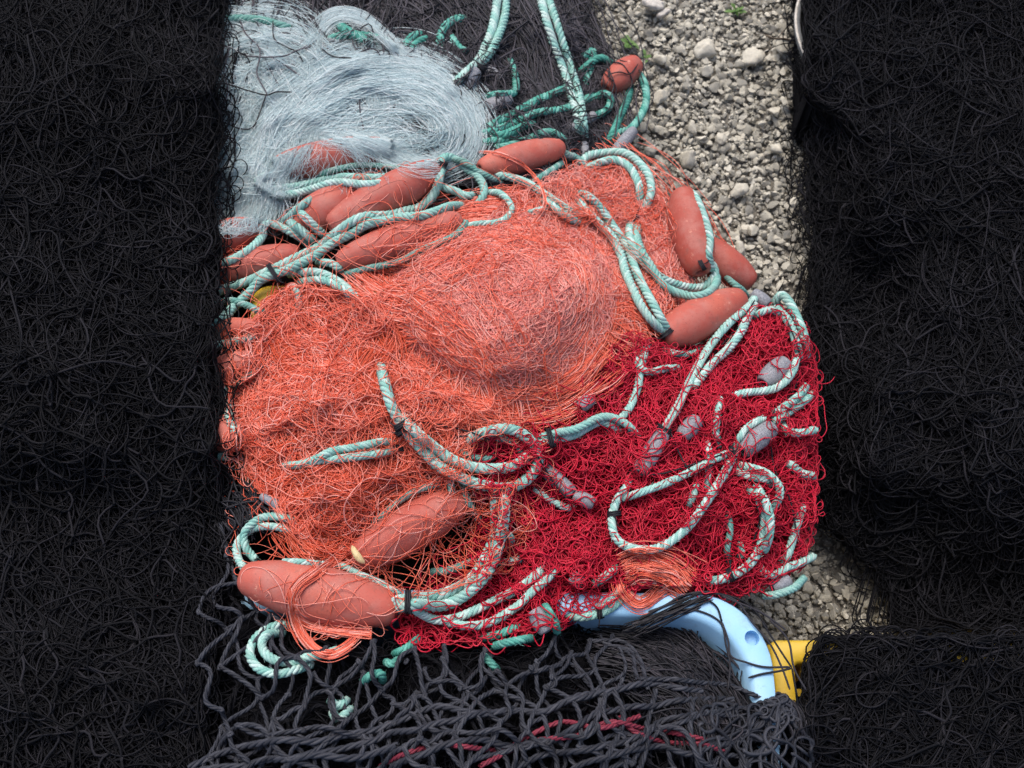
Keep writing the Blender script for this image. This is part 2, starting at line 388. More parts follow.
def flow(mb, guide, width, n, r, lo, hi, step=3.0, part=(.3, 1.0), wig=1.5, wob=.0015, G=None, drape=4.0, sides=3, prof=None):
    """a hank of strands along a guide"""
    g = spl(guide, step); N = len(g)
    t = np.gradient(g[:, :2], axis=0); t /= np.linalg.norm(t, axis=1, keepdims=True)+1e-9
    nrm = np.stack([-t[:, 1], t[:, 0]], 1)
    w = np.ones(N) if prof is None else np.interp(np.linspace(0, 1, N), np.linspace(0, 1, len(prof)), prof)
    for _ in range(4):
        k = n//4
        ln = max(6, int(N*rng.uniform(*part))); s0 = rng.integers(0, max(1, N-ln+1), k)
        ii = s0[:, None]+np.arange(ln)[None]
        ii = np.minimum(ii, N-1)
        o = rng.normal(0, width/2, (k, 1))+rng.normal(0, width*.18, (k, 1))*np.sin(np.linspace(0, PI*2, ln)[None]*rng.uniform(.3, 1.2, (k, 1))+rng.uniform(0, 6, (k, 1)))
        o = o*w[ii]+wig*np.sin(np.arange(ln)[None]*step/rng.uniform(8, 30, (k, 1))+rng.uniform(0, 6, (k, 1)))
        X = g[ii, 0]+nrm[ii, 0]*o; Y = g[ii, 1]+nrm[ii, 1]*o
        place(mb, X, Y, r*rng.uniform(.8, 1.2, k), hz_of(k, ln, lo, hi, wob), G, sides, drape)
def lattice(mb, m, cell, asp, ang, r, lo, hi, warp=12, wscale=130, G=None, sides=6, knob=.12, step=1.8, knot=1.7, drop=0.0, bow=.16, drape=4.0):
    """diamond netting draped on the heap: warped nodes, bowed cords, a knot at every node"""
    ys, xs = np.nonzero(m); x0, x1 = GX0+GS*xs.min(), GX0+GS*xs.max(); y0, y1 = GY0+GS*ys.min(), GY0+GS*ys.max()
    cx, cy = (x0+x1)/2, (y0+y1)/2; R = math.hypot(x1-x0, y1-y0)/2+cell
    k = int(R/min(cell, cell*asp))+2
    I, J = np.meshgrid(np.arange(-k, k+1), np.arange(-k, k+1), indexing='ij')
    u = (I+J)*cell*.5; v = (I-J)*cell*asp*.5
    X = cx+u*math.cos(ang)-v*math.sin(ang); Y = cy+u*math.sin(ang)+v*math.cos(ang)
    n1, n2, n3, n4 = Noise(wscale), Noise(wscale), Noise(wscale*.35), Noise(wscale*.35)
    X, Y = X+warp*n1(X, Y)+warp*.4*n3(X, Y)+rng.normal(0, cell*.07, X.shape), Y+warp*n2(X, Y)+warp*.4*n4(X, Y)+rng.normal(0, cell*.07, X.shape)
    ok = inmask(m, X, Y) & (X > GX0) & (X < GX0+GS*GW) & (Y > GY0) & (Y < GY0+GS*GH)
    hn = Noise(wscale*.8); H = lo+(hi-lo)*(.5+.5*np.clip(hn(X, Y), -1, 1))
    A, Bx = [], []
    for d in ((1, 0), (0, 1)):
        a = (slice(0, -1), slice(None)) if d == (1, 0) else (slice(None), slice(0, -1)); b = (slice(1, None), slice(None)) if d == (1, 0) else (slice(None), slice(1, None))
        g = ok[a] & ok[b] & (rng.random(ok[a].shape) > drop)
        A.append(np.stack([X[a][g], Y[a][g], H[a][g]], 1)); Bx.append(np.stack([X[b][g], Y[b][g], H[b][g]], 1))
    A = np.concatenate(A); B = np.concatenate(Bx)
    if not len(A): return
    Lm = np.median(np.linalg.norm(A[:, :2]-B[:, :2], axis=1)); N = max(6, int(Lm/(step*.55 if knob else step)))
    t = np.linspace(0, 1, N)[None]
    d = B[:, :2]-A[:, :2]; nr = np.stack([-d[:, 1], d[:, 0]], 1)
    bw = rng.normal(0, bow, (len(A), 1))*np.sin(PI*t)+rng.normal(0, bow*.5, (len(A), 1))*np.sin(2*PI*t)
    PX = A[:, :1]+d[:, :1]*t+nr[:, :1]*bw; PY = A[:, 1:2]+d[:, 1:]*t+nr[:, 1:]*bw
    hz = A[:, 2:]*(1-t)+B[:, 2:]*t+rng.uniform(-.004, .006, (len(A), 1))*np.sin(PI*t)
    G = HT if G is None else G
    z = smooth1(samp(G, PX, PY), drape)+hz
    if knob: mb.twist(P(PX, PY, z), r)
    else: mb.tube(P(PX, PY, z), r, sides, 0, taper=False)
    if knot:
        KX, KY, KH = X[ok], Y[ok], H[ok]; n = len(KX)
        th = np.linspace(0, 4*PI, 13)[None]+rng.uniform(0, 6, (n, 1)); q = r*1.15/mpp(KX, KY, samp(G, KX, KY))[:, None]
        a0 = rng.uniform(0, PI, (n, 1)); ex = q*np.cos(th)*1.2; ey = q*.55*np.sin(th)
        kx = KX[:, None]+ex*np.cos(a0)-ey*np.sin(a0); ky = KY[:, None]+ex*np.sin(a0)+ey*np.cos(a0)
        kz = samp(G, KX, KY)[:, None]+KH[:, None]+r*.9*np.cos(th*.5)
        mb.tube(P(kx, ky, kz), r*.75, 5, 0)
    return
def raster(px, py, zt, rad):
    """raise HT to zt within rad of the points"""
    for x, y, z, q in zip(px, py, zt, np.broadcast_to(rad, np.shape(px))):
        x0 = int((x-q-GX0)/GS); x1 = int((x+q-GX0)/GS)+2; y0 = int((y-q-GY0)/GS); y1 = int((y+q-GY0)/GS)+2
        if x0 < 0 or y0 < 0 or x1 >= GW or y1 >= GH: continue
        d = (MX[y0:y1, x0:x1]-x)**2+(MY[y0:y1, x0:x1]-y)**2
        s = HT[y0:y1, x0:x1]; np.maximum(s, np.where(d < q*q, z, -1), out=s)
ENDS = []
RZONE = np.zeros(MX.shape, bool); FZONE = RZONE.copy()
class Run: pass
def rope_run(pts, r=4.5, lift=0.0, drape=9.0, dip=True):
    r = r*.89
    g = spl(pts, 1.2); x, y = g[:, 0], g[:, 1]
    t = np.gradient(g[:, :2], axis=0); t /= np.linalg.norm(t, axis=1, keepdims=True)+1e-9
    z0 = np.max([samp(HT, x-t[:, 1]*o, y+t[:, 0]*o) for o in (-r*.75, 0, r*.75)], 0)
    z = smooth1(z0[None], drape)[0]; z = np.maximum(z, z0-.004)
    z = smooth1(z[None], 3.0)[0]
    R = r*mpp(x, y, z)
    zc = z+R*.75+lift
    if dip:                                  # both ends run down into the heap
        s = np.arange(len(x))*1.2; e = np.minimum(s, s[-1]-s); q = min(20, s[-1]*.3); zc = zc-R*4.0*np.clip(1-e/q, 0, 1)**1.5
        ENDS.append((x[0], y[0])); ENDS.append((x[-1], y[-1]))
    o = Run(); o.x, o.y, o.z, o.R, o.r = x, y, zc, R, r
    raster(x[::2], y[::2], (zc+R*.85)[::2], r)
    for qx, qy in zip(x[6:-6:2], y[6:-6:2]):
        i = int((qx-GX0)/GS); j = int((qy-GY0)/GS); RZONE[j-2:j+3, i-2:i+3] = True
    return o
def rope_mesh(mb, run, hand=1, n=4):
    C = P(run.x, run.y, run.z); R = run.R
    d = np.linalg.norm(np.diff(C, axis=0), axis=1); s = np.r_[0, np.cumsum(d)]
    m = max(10, int(s[-1]/(R.mean()*.36)))
    si = np.linspace(0, s[-1], m); C = np.stack([np.interp(si, s, C[:, k]) for k in range(3)], 1); Rr = np.interp(si, s, R)
    t = np.gradient(C, axis=0); t /= np.linalg.norm(t, axis=1, keepdims=True)+1e-12
    a = np.cross(t, np.array([.11, .17, .97])); a /= np.linalg.norm(a, axis=1, keepdims=True)+1e-9; b = np.cross(a, t)
    ph = hand*2*PI*si/(R.mean()*4.7)+rng.uniform(0, 6)
    wob = 1+.06*np.sin(si/R.mean()*.7+rng.uniform(0, 6))
    for k in range(n):
        q = ph+2*PI*k/n
        c = C+(.54*Rr*wob)[:, None]*(np.cos(q)[:, None]*a+np.sin(q)[:, None]*b)
        mb.tube(c[None], (.50*Rr)[None], 7)
    # stray fibres
    k = max(4, int(s[-1]/.004)); i = rng.integers(0, m, k)
    q = rng.uniform(0, 2*PI, k); dirn = np.cos(q)[:, None]*a[i]+np.sin(q)[:, None]*b[i]
    p0 = C[i]+dirn*(Rr[i]*.85)[:, None]; f = p0[:, None]+(dirn[:, None]*.5+t[i][:, None]*rng.choice([-1, 1], k)[:, None, None])*np.linspace(0, 1, 4)[None, :, None]**1.3*rng.uniform(.002, .006, (k, 1, 1))
    mb.tube(f, .00016, 3)
def tie(parent, px, py, ang, w, turns=3, r=.0010, mat='black', h=None):
    z = samp(HT, px, py); s = float(mpp(px, py, z)); h = h or min(w, 5.0)
    th = np.linspace(0, 2*PI*turns, turns*14); ca, sa = math.cos(math.radians(ang)), -math.sin(math.radians(ang))
    along = (th/(2*PI)-turns/2)*r*1.9/s
    side = (w+.6)*np.cos(th)
    x = px+along*ca-side*sa; y = py+along*sa+side*ca
    zz = z-h*s*.85+(h+.7)*s*np.sin(th)
    mb = MB(); mb.tube(P(x, y, zz)[None], r, 6)
    # a loose tail
    tl = np.linspace(0, 1, 8); a2 = rng.uniform(0, 6); mb.tube(P(px+14*tl*math.cos(a2), py+14*tl*math.sin(a2)+3*np.sin(tl*3), z+.002-.004*tl)[None], r*.7, 5)
    return mb.build('twine_tie', M[mat], parent)
ROPES = 'mint ropes running through the piled nets'
def rope(label, runs, r=4.6, mat='rope', lift=0.0, ties=(), drape=9.0, group=ROPES, cat='rope', name='rope'):
    if not isinstance(runs[0], list): runs = [runs]
    R = [rope_run(p, r, lift, drape) for p in runs]
    c = P(R[0].x[len(R[0].x)//2], R[0].y[len(R[0].x)//2], R[0].z[len(R[0].x)//2])
    root = None
    if len(R) > 1: root = empty(name, c, label, cat, group)
    for i, q in enumerate(R):
        mb = MB(); rope_mesh(mb, q, 1 if i % 2 == 0 else -1)
        if root is None:
            root = mb.build(name, M[mat]); tag(root, label, cat, group)
        else: mb.build('rope_run', M[mat], root)
    for t in ties: tie(root, *t)
    return root
def lathe_axis(a, b, prof, seg=28, dent=0.0):
    """profile (t 0..1, radius m) turned round the axis a-b"""
    a, b = np.array(a), np.array(b); ax = b-a; L = np.linalg.norm(ax); ax = ax/L
    u = np.cross(ax, [.1, .2, .97]); u /= np.linalg.norm(u); v = np.cross(ax, u)
    th = 2*PI*np.arange(seg)/seg; V = []
    p1, p2 = rng.uniform(0, 6, 2)
    for t, q in prof:
        k = 1+dent*(np.sin(2*th+p1+3*t)+.6*np.sin(3*th+p2-5*t))
        V.append(a+ax*(t*L)+(q*k)[:, None]*(np.cos(th)[:, None]*u+np.sin(th)[:, None]*v))
    V = np.concatenate(V); n = len(prof); i = np.arange(n-1)[:, None]*seg; j = np.arange(seg)[None]; k = (j+1) % seg
    return V, np.stack([i+j, i+k, i+seg+k, i+seg+j], -1).reshape(-1, 4)
def bulge(xx, yy, zz, rad, s, nx, ny):
    """raise HT to the rounded surface of a thing whose axis runs through (xx, yy, zz)"""
    al = TH+np.arctan((384-yy)/F)
    for o in np.linspace(-.97, .97, 25):
        dx, dy = nx*o*rad, ny*o*rad
        for qx, qy in zip(xx+dx, yy+dy):
            i = int((qx-GX0)/GS); j = int((qy-GY0)/GS); FZONE[j-1:j+2, i-1:i+2] = True
        raster(xx+dx, yy+dy, zz+rad*s*math.sqrt(1-o*o)*np.cos(al)-dy*s*np.sin(al), 2.2)
FLOATS = 'terracotta foam net floats'
def netfloat(label, cx, cy, L, W, ang, up=.35, tilt=0.0, z=None, blunt=.46, dent=.012):
    ca, sa = math.cos(math.radians(ang)), -math.sin(math.radians(ang))
    tt = np.linspace(-.5, .5, 25); X = cx+L*ca*tt; Y = cy+L*sa*tt
    zs = samp(HT, X, Y); R = W/2*float(mpp(cx, cy, zs.mean()))
    zc = (np.percentile(zs, 60) if z is None else z)+up*R
    slope = np.polyfit(tt, smooth1(zs[None], 5)[0], 1)[0]*.7+tilt
    za, zb = zc-slope/2, zc+slope/2
    A, B = P(X[0], Y[0], za), P(X[-1], Y[-1], zb)
    hole = .17
    prof = [(.10, hole*.8*R), (.02, hole*R), (.003, (hole+.05)*R), (.0, (blunt-.10)*R), (.012, blunt*R*1.0)]
    for t in np.linspace(.04, .96, 22):
        prof.append((t, R*(blunt+.03+(1-blunt-.03)*(1-abs(2*t-1)**2.3)**.92)))
    prof += [(.988, blunt*R), (1.0, (blunt-.10)*R), (.997, (hole+.05)*R), (.98, hole*R), (.90, hole*.8*R)]
    V, Q = lathe_axis(A, B, prof, 32, dent)
    mb = MB(); mb.add(V, Q); o = mb.build('net_float', M['float']); tag(o, label, 'float', FLOATS)
    qq = np.linspace(-.5, .5, max(12, int(L/1.5))); rad = W/2*(blunt+(1-blunt)*(1-np.abs(2*qq)**2.3))
    bulge(cx+L*ca*qq, cy+L*sa*qq, za+(qq+.5)*(zb-za), rad, R/(W/2), -sa, ca)
    return o
WEIGHTS = 'grey lead sleeves on the ropes'
def weight(label, x1, y1, x2, y2, r, up=.5, ring=False):
    zs = samp(HT, [x1, (x1+x2)/2, x2], [y1, (y1+y2)/2, y2]); s = float(mpp(x1, y1, zs.mean())); r = r*.88; R = r*s
    zc = np.median(zs)+up*R
    A, B = P(x1, y1, zc), P(x2, y2, zc)
    prof = [(.06, .45*R), (0, .5*R), (.0, .72*R), (.03, .8*R), (.12, .92*R), (.3, 1*R), (.5, 1.03*R), (.7, 1*R), (.88, .9*R), (.97, .78*R), (1, .7*R), (1, .5*R), (.94, .45*R)]
    V, Q = lathe_axis(A, B, prof, 22, .03)
    mb = MB(); mb.add(V, Q); o = mb.build('lead_weight', M['lead']); tag(o, label, 'weight', WEIGHTS)
    q = np.linspace(0, 1, 30); l_ = math.hypot(x2-x1, y2-y1); bulge(x1+(x2-x1)*q, y1+(y2-y1)*q, np.full(30, zc), np.full(30, r), s, -(y2-y1)/l_, (x2-x1)/l_)
    return o
# ------------------------------------------------------------------ light and sky
w = bpy.data.worlds.new('World'); scene.world = w; w.use_nodes = True
nt = w.node_tree; bg = nt.nodes['Background']
sky = nt.nodes.new('ShaderNodeTexSky'); sky.sky_type = 'NISHITA'; sky.sun_disc = False
SUN_EL, SUN_AZ = math.radians(62), math.radians(-22)
sky.sun_elevation = SUN_EL; sky.sun_rotation = SUN_AZ; sky.air_density = 1.0; sky.dust_density = 4.0; sky.ozone_density = .6
nt.links.new(sky.outputs[0], bg.inputs[0]); bg.inputs[1].default_value = .14
sl = bpy.data.lights.new('sun', 'SUN'); sl.energy = 1.25; sl.angle = math.radians(40); sl.color = (1, .97, .92)
so = bpy.data.objects.new('sun', sl); COL.objects.link(so)
sd = Vector((math.sin(SUN_AZ)*math.cos(SUN_EL), math.cos(SUN_AZ)*math.cos(SUN_EL), math.sin(SUN_EL)))
so.rotation_euler = sd.to_track_quat('Z', 'Y').to_euler()
vs = scene.view_settings; vs.view_transform = 'Standard'; vs.look = 'None'; vs.gamma = 1.0; vs.use_curve_mapping = False; vs.exposure = 0.62
scene.cycles.use_denoising = True
scene.cycles.max_bounces = 6
# ------------------------------------------------------------------ ground
mb = MB(); mb.add([[-60, -60, -.012], [60, -60, -.012], [60, 60, -.012], [-60, 60, -.012]], [[0, 1, 2, 3]])
g = mb.build('ground', M['soil'], smooth=False); tag(g, 'gritty brown soil under the gravel and nets', 'ground', kind='structure')
def ico(sub):
    bm = bmesh.new(); bmesh.ops.create_icosphere(bm, subdivisions=sub, radius=1)
    v = np.array([x.co[:] for x in bm.verts]); t = np.array([[q.index for q in f.verts] for f in bm.faces]); bm.free(); return v, t
IC = {1: ico(1), 2: ico(2), 3: ico(3)}
def stones(mb, pos, rad, sub, squash=(.5, .8)):
    v, t = IC[sub]; n = len(pos)
    d = rng.normal(0, 1, (n, 8, 3)); d /= np.linalg.norm(d, axis=-1, keepdims=True)
    W = np.broadcast_to(v, (n,)+v.shape).copy()
    for k in range(8):                      # chop facets so the stones are angular
        h = rng.uniform(.4, .75, (n, 1)); pr = np.einsum('nij,nj->ni', W, d[:, k]); ex = np.maximum(pr-h, 0)*.97
        W -= ex[..., None]*d[:, k][:, None]
    W *= 1+rng.normal(0, .07, (n, len(v), 1))
    sc = np.stack([rng.uniform(.8, 1.35, n), rng.uniform(.7, 1.05, n), rng.uniform(*squash, n)], 1)*rad[:, None]
    W *= sc[:, None]
    a = rng.uniform(0, 2*PI, n); c, s = np.cos(a)[:, None], np.sin(a)[:, None]
    tl = rng.normal(0, .25, (n, 1)); W[..., 2] += W[..., 0]*tl
    X = W[..., 0]*c-W[..., 1]*s; Y = W[..., 0]*s+W[..., 1]*c
    V = np.stack([X, Y, W[..., 2]], -1)+pos[:, None]
    T = (np.arange(n)[:, None, None]*len(v)+t[None]).reshape(-1, 3)
    mb.add(V, None, T)
def pix(p):
    d = p-CAM; zc = d@LOOK; return 512+F*d[:, 0]/zc, 384-F*(d@UP)/zc
def scatter(n, lo, hi, zoff, sub, k=2.2):
    x = rng.uniform(-.75, 1.35, n); y = rng.uniform(-.62, 1.15, n); r = lo+(hi-lo)*rng.random(n)**k
    p = np.stack([x, y, np.zeros(n)], 1); px, py = pix(p)
    keep = (px > 570) & ~((px < 700) & (py > 330)) & ~((px < 770) & (py > 360) & (py < 560)) & ~((px < 740) & (py > 560)) & (px < np.where((py > 490) & (py < 660), 905, 850)) & (py > -60) & (py < 860)
    keep |= (rng.random(n) < .012)
    p, r = p[keep], r[keep]; p[:, 2] = zoff+r*.25
    return p, r
mb = MB()
p, r = scatter(110000, .0022, .0044, -.009, 1); stones(mb, p, r, 1)
p, r = scatter(60000, .0038, .0076, -.006, 2); stones(mb, p, r, 2)
p, r = scatter(6000, .0062, .0108, -.003, 2, 2.2); stones(mb, p, r, 2)
gr = mb.build('gravel', M['stone']); gr.data.set_sharp_from_angle(angle=math.radians(28)); tag(gr, 'angular grey and cream gravel beside the nets', 'gravel', kind='stuff')
STONE = [
 (706,50,30,'stone','grey blocky stone lying on the gravel beyond the small orange float'),
 (752,58,22,'stone','tan oval stone on the gravel between the big grey stone and the edge'),
 (785,48,24,'stone','flat grey stone near the dark twig on the gravel'),
 (660,60,18,'stone','rounded grey stone beside the small orange float on gravel'),
 (662,98,20,'stone','pale flat stone right of the black net edge ropes'),
 (706,70,17,'stone','cream stone below the grey blocky stone'),
 (775,112,17,'stone','brown stone beside the dark stone near the right side'),
 (787,103,18,'stone','dark charcoal stone among pale gravel'),
 (688,158,22,'stone','mottled grey stone on gravel above the upright float'),
 (720,139,17,'stone','white oblong stone on gravel above the upright float'),
 (692,128,15,'stone','thin tilted white stone on the gravel'),
 (739,192,22,'stone','cream angular stone right of the upright float'),
 (752,230,20,'stone','white triangular stone near the rope on the float'),
 (698,182,12,'stone','small round cream stone just above the upright float tip'),
 (795,205,18,'stone','white stone at the right edge of the gravel'),
 (650,150,15,'stone','pale rounded stone beside the looped rope end'),
 (740,250,15,'stone','tan stone against the lower float by the gravel'),
 (777,150,15,'stone','grey stone with cream side in the middle of gravel'),
]
for px, py, d, nm, lab in STONE:
    q = P(px, py, .006); m_ = float(mpp(px, py, .006)); mb = MB()
    stones(mb, q[None]+np.array([[0, 0, .002]]), np.array([d*.44*m_]), 3, (.55, .75))
    o = mb.build('stone', M['stone']); tag(o, lab, 'stone', 'larger stones lying on the gravel')
# the pale broken piece at the top
mb = MB(); q = P(655, 3, .012)
stones(mb, q[None], np.array([.026]), 3, (.4, .5)); stones(mb, (q+np.array([.012, -.02, .0]))[None], np.array([.012]), 3, (.5, .6))
tag(mb.build('broken_shell', M['pale']), 'whitish broken shell piece on gravel beyond the black net', 'shell')
def weed(px, py, n, size, label):
    c = P(px, py, .004); mb = MB()
    for i in range(n):
        a = rng.uniform(0, 2*PI); L = size*rng.uniform(.6, 1.2); w_ = L*.22; e = rng.uniform(.3, 1.0)
        t = np.linspace(0, 1, 6); cx = c[0]+rng.normal(0, size*.25)+np.cos(a)*L*t*math.cos(e); cy = c[1]+rng.normal(0, size*.25)+np.sin(a)*L*t*math.cos(e); cz = .002+L*math.sin(e)*t-.3*L*t*t
        wd = w_*np.sin(PI*np.clip(t*.9+.08, 0, 1)); nx, ny = -math.sin(a), math.cos(a)
        V = np.concatenate([np.stack([cx+nx*wd, cy+ny*wd, cz+wd*.3], 1), np.stack([cx, cy, cz], 1), np.stack([cx-nx*wd, cy-ny*wd, cz+wd*.3], 1)])
        Q = [[k, k+1, 6+k+1, 6+k] for k in range(5)]+[[6+k, 6+k+1, 12+k+1, 12+k] for k in range(5)]
        mb.add(V, Q)
    tag(mb.build('weed', M['leaf']), label, 'weed', 'small green weeds in the gravel')
weed(629, 42, 16, .016, 'small green weed sprouting beside the black net')
weed(735, 11, 14, .015, 'green weed at the far top of the gravel')
weed(646, 57, 10, .011, 'tiny green weed just above the small orange float')
mb = MB(); t = np.linspace(0, 1, 14); mb.tube(P(764+30*t, 34+9*t+1.5*np.sin(6*t), .016+.004*np.sin(3*t))[None], .0016, 6)
mb.tube(P(778+6*t, 38-8*t, .018)[None], .0009, 5)
tag(mb.build('twig', M['twig']), 'thin dark twig lying across the gravel', 'twig')
# ------------------------------------------------------------------ tubs and crates
def rrect(x0, y0, x1, y1, rad, seg=14):
    o = []
    for cx, cy, a in ((x1-rad, y1-rad, 0), (x0+rad, y1-rad, PI/2), (x0+rad, y0+rad, PI), (x1-rad, y0+rad, 1.5*PI)):
        for k in range(seg+1):
            t = a+PI/2*k/seg; o.append((cx+rad*math.cos(t), cy+rad*math.sin(t)))
    return np.array(o)
def loft_box(mb, x0, y0, x1, y1, rad, prof, z, piv, rz, bottom=True, inr=1.0):
    rings = []
    for d, h in prof:
        q = rrect(x0+d, y0+d, x1-d, y1-d, max(rad-d*inr, .006))-piv
        c, s = math.cos(rz), math.sin(rz); q = np.stack([q[:, 0]*c-q[:, 1]*s, q[:, 0]*s+q[:, 1]*c], 1)+piv
        rings.append(np.column_stack([q, np.full(len(q), z+h)]))
    n = len(rings[0]); V = np.concatenate(rings); i = np.arange(len(prof)-1)[:, None]*n; j = np.arange(n)[None]; k = (j+1) % n
    Q = np.stack([i+j, i+k, i+n+k, i+n+j], -1).reshape(-1, 4); mb.add(V, Q)
    if bottom:
        c = rings[-1].mean(0); b = (len(prof)-1)*n
        mb.add(np.vstack([rings[-1], c]), None, [[q, (q+1) % n, n] for q in range(n)])
    return rings
RZ = .272
X1 = P(779, 700, RZ)[0]; Y1 = P(690, 593, RZ)[1]; X0 = X1-.60; Y0 = Y1-.42
piv = np.array([X1, Y1]); TR = -.012
prof = [(.062, -.268), (.016, -.034), (.004, -.034), (.0005, -.030), (0, -.006), (.0015, -.0015), (.005, 0), (.0195, .0006), (.0225, -.001), (.025, -.005), (.033, -.05), (.072, -.262)]
root = empty('plastic_tub', (X0+.3, Y0+.2, 0), 'light blue plastic tub with a drilled rim, filled with black net', 'tub')
mb = MB(); rings = loft_box(mb, X0, Y0, X1, Y1, .074, prof, RZ, piv, TR, True, .3)
nr = len(rings[0]); mb.add(np.vstack([rings[0], rings[0].mean(0)]), None, [[(q+1) % nr, q, nr] for q in range(nr)])
tub = mb.build('tub_shell', M['blue'], root, smooth=True)
# the drilled hole in the rim, and three more where the other corners hide
hp = P(752, 638, RZ)
bmc = bmesh.new(); bmesh.ops.create_cone(bmc, cap_ends=True, segments=28, radius1=.0072, radius2=.0072, depth=.026)
me = bpy.data.meshes.new('hole_cutter'); bmc.to_mesh(me); bmc.free()
cut = bpy.data.objects.new('hole_cutter', me); cut.location = (hp[0], hp[1], RZ); COL.objects.link(cut)
bmw = bmesh.new(); bmw.from_mesh(tub.data); bmesh.ops.remove_doubles(bmw, verts=bmw.verts, dist=1e-6); bmw.to_mesh(tub.data); bmw.free()
md = tub.modifiers.new('hole', 'BOOLEAN'); md.operation = 'DIFFERENCE'; md.object = cut; md.solver = 'EXACT'
bpy.context.view_layer.update()
dg = bpy.context.evaluated_depsgraph_get(); nm = bpy.data.meshes.new_from_object(tub.evaluated_get(dg))
nm.set_sharp_from_angle(angle=math.radians(32)); tub.modifiers.clear(); tub.data = nm; bpy.data.objects.remove(cut)
for k in range(6, 9):
    rg = rings[k]
    nx = (rg-CAM)@LOOK; rx = 512+F*(rg-CAM)[:, 0]/nx; ry = 384-F*((rg-CAM)@UP)/nx
    kk = np.linspace(0, 1, 60)
    for a in range(0, 20): raster([rx[a]], [ry[a]], [RZ], 10)
    q = np.linspace(rx[14], 300, 80); raster(q, np.interp(q, [rx[15], rx[14]], [ry[15], ry[14]]), np.full(80, RZ), 9)
RIMM = HT > Z0+1e-4
def crate(label, x0, y0, x1, y1, zt, hgt, rad=.02, rz=0.0):
    root = empty('fish_crate', ((x0+x1)/2, (y0+y1)/2, zt-hgt), label, 'crate', 'yellow plastic crates under the nets')
    mb = MB(); pv = np.array([(x0+x1)/2, (y0+y1)/2])
    loft_box(mb, x0, y0, x1, y1, rad, [(.022, -hgt), (.016, -.045), (.001, -.045), (0, -.040), (0, -.003), (.003, 0), (.020, 0), (.023, -.003), (.024, -.012), (.030, -hgt+.006)], zt, pv, rz)
    mb.build('crate_shell', M['yellow'], root)
    mb = MB()
    for k in range(9):
        x = x0+.04+(x1-x0-.08)*k/8
        mb.box((x, y1-.0305, zt-hgt*.5), (.008, .012, hgt*.72)); mb.box((x, y0+.0305, zt-hgt*.5), (.008, .012, hgt*.72))
    for k in range(7):
        y = y0+.05+(y1-y0-.10)*k/6
        mb.box((x0+.0305, y, zt-hgt*.5), (.012, .008, hgt*.72)); mb.box((x1-.0305, y, zt-hgt*.5), (.012, .008, hgt*.72))
    mb.box(((x0+x1)/2, y1-.029, zt-.055), (x1-x0-.07, .010, .012)); mb.box((x0+.029, (y0+y1)/2, zt-.055), (.010, y1-y0-.07, .012))
    mb.build('rib', M['yellow'], root, smooth=False, bevel=.0012)
    return root
cz = .205
cx0 = P(772, 700, cz)[0]+.004; cy1 = P(790, 640, cz)[1]
crate('yellow plastic crate beside the blue tub, black net hanging into it', cx0, cy1-.34, cx0+.42, cy1, cz, .20, .009)
cz2 = .245
ax = P(231, 468, cz2)[0]; ay = P(231, 482, cz2)[1]
crate('yellow plastic crate corner peeking out under the coral net', ax, ay, ax+.34, ay+.24, cz2, .24)
TC = P(797, 30, .10); TRd = .17
root = empty('round_bin', (TC[0]+TRd, TC[1], 0), 'dark grey round bin rim at the far edge of the gravel', 'bin')
mb = MB(); loft_box(mb, TC[0], TC[1]-TRd, TC[0]+2*TRd, TC[1]+TRd, TRd-.0001, [(.03, -.10), (.006, -.012), (0, -.012), (-.002, -.008), (-.002, -.002), (0, .001), (.005, .001), (.007, -.002), (.012, -.04), (.03, -.094)], .10, np.zeros(2), 0)
mb.build('bin_shell', M['darkgrey'], root)
mb = MB(); th = np.linspace(0, 2*PI, 90); mb.tube(np.stack([TC[0]+TRd+(TRd+.001)*np.cos(th), TC[1]+(TRd+.001)*np.sin(th), np.full(90, .1005)], 1)[None], .0022, 6, taper=False)
mb.build('rim_highlight', M['pale'], root)  # pale ring added as a painted highlight along the bin rim

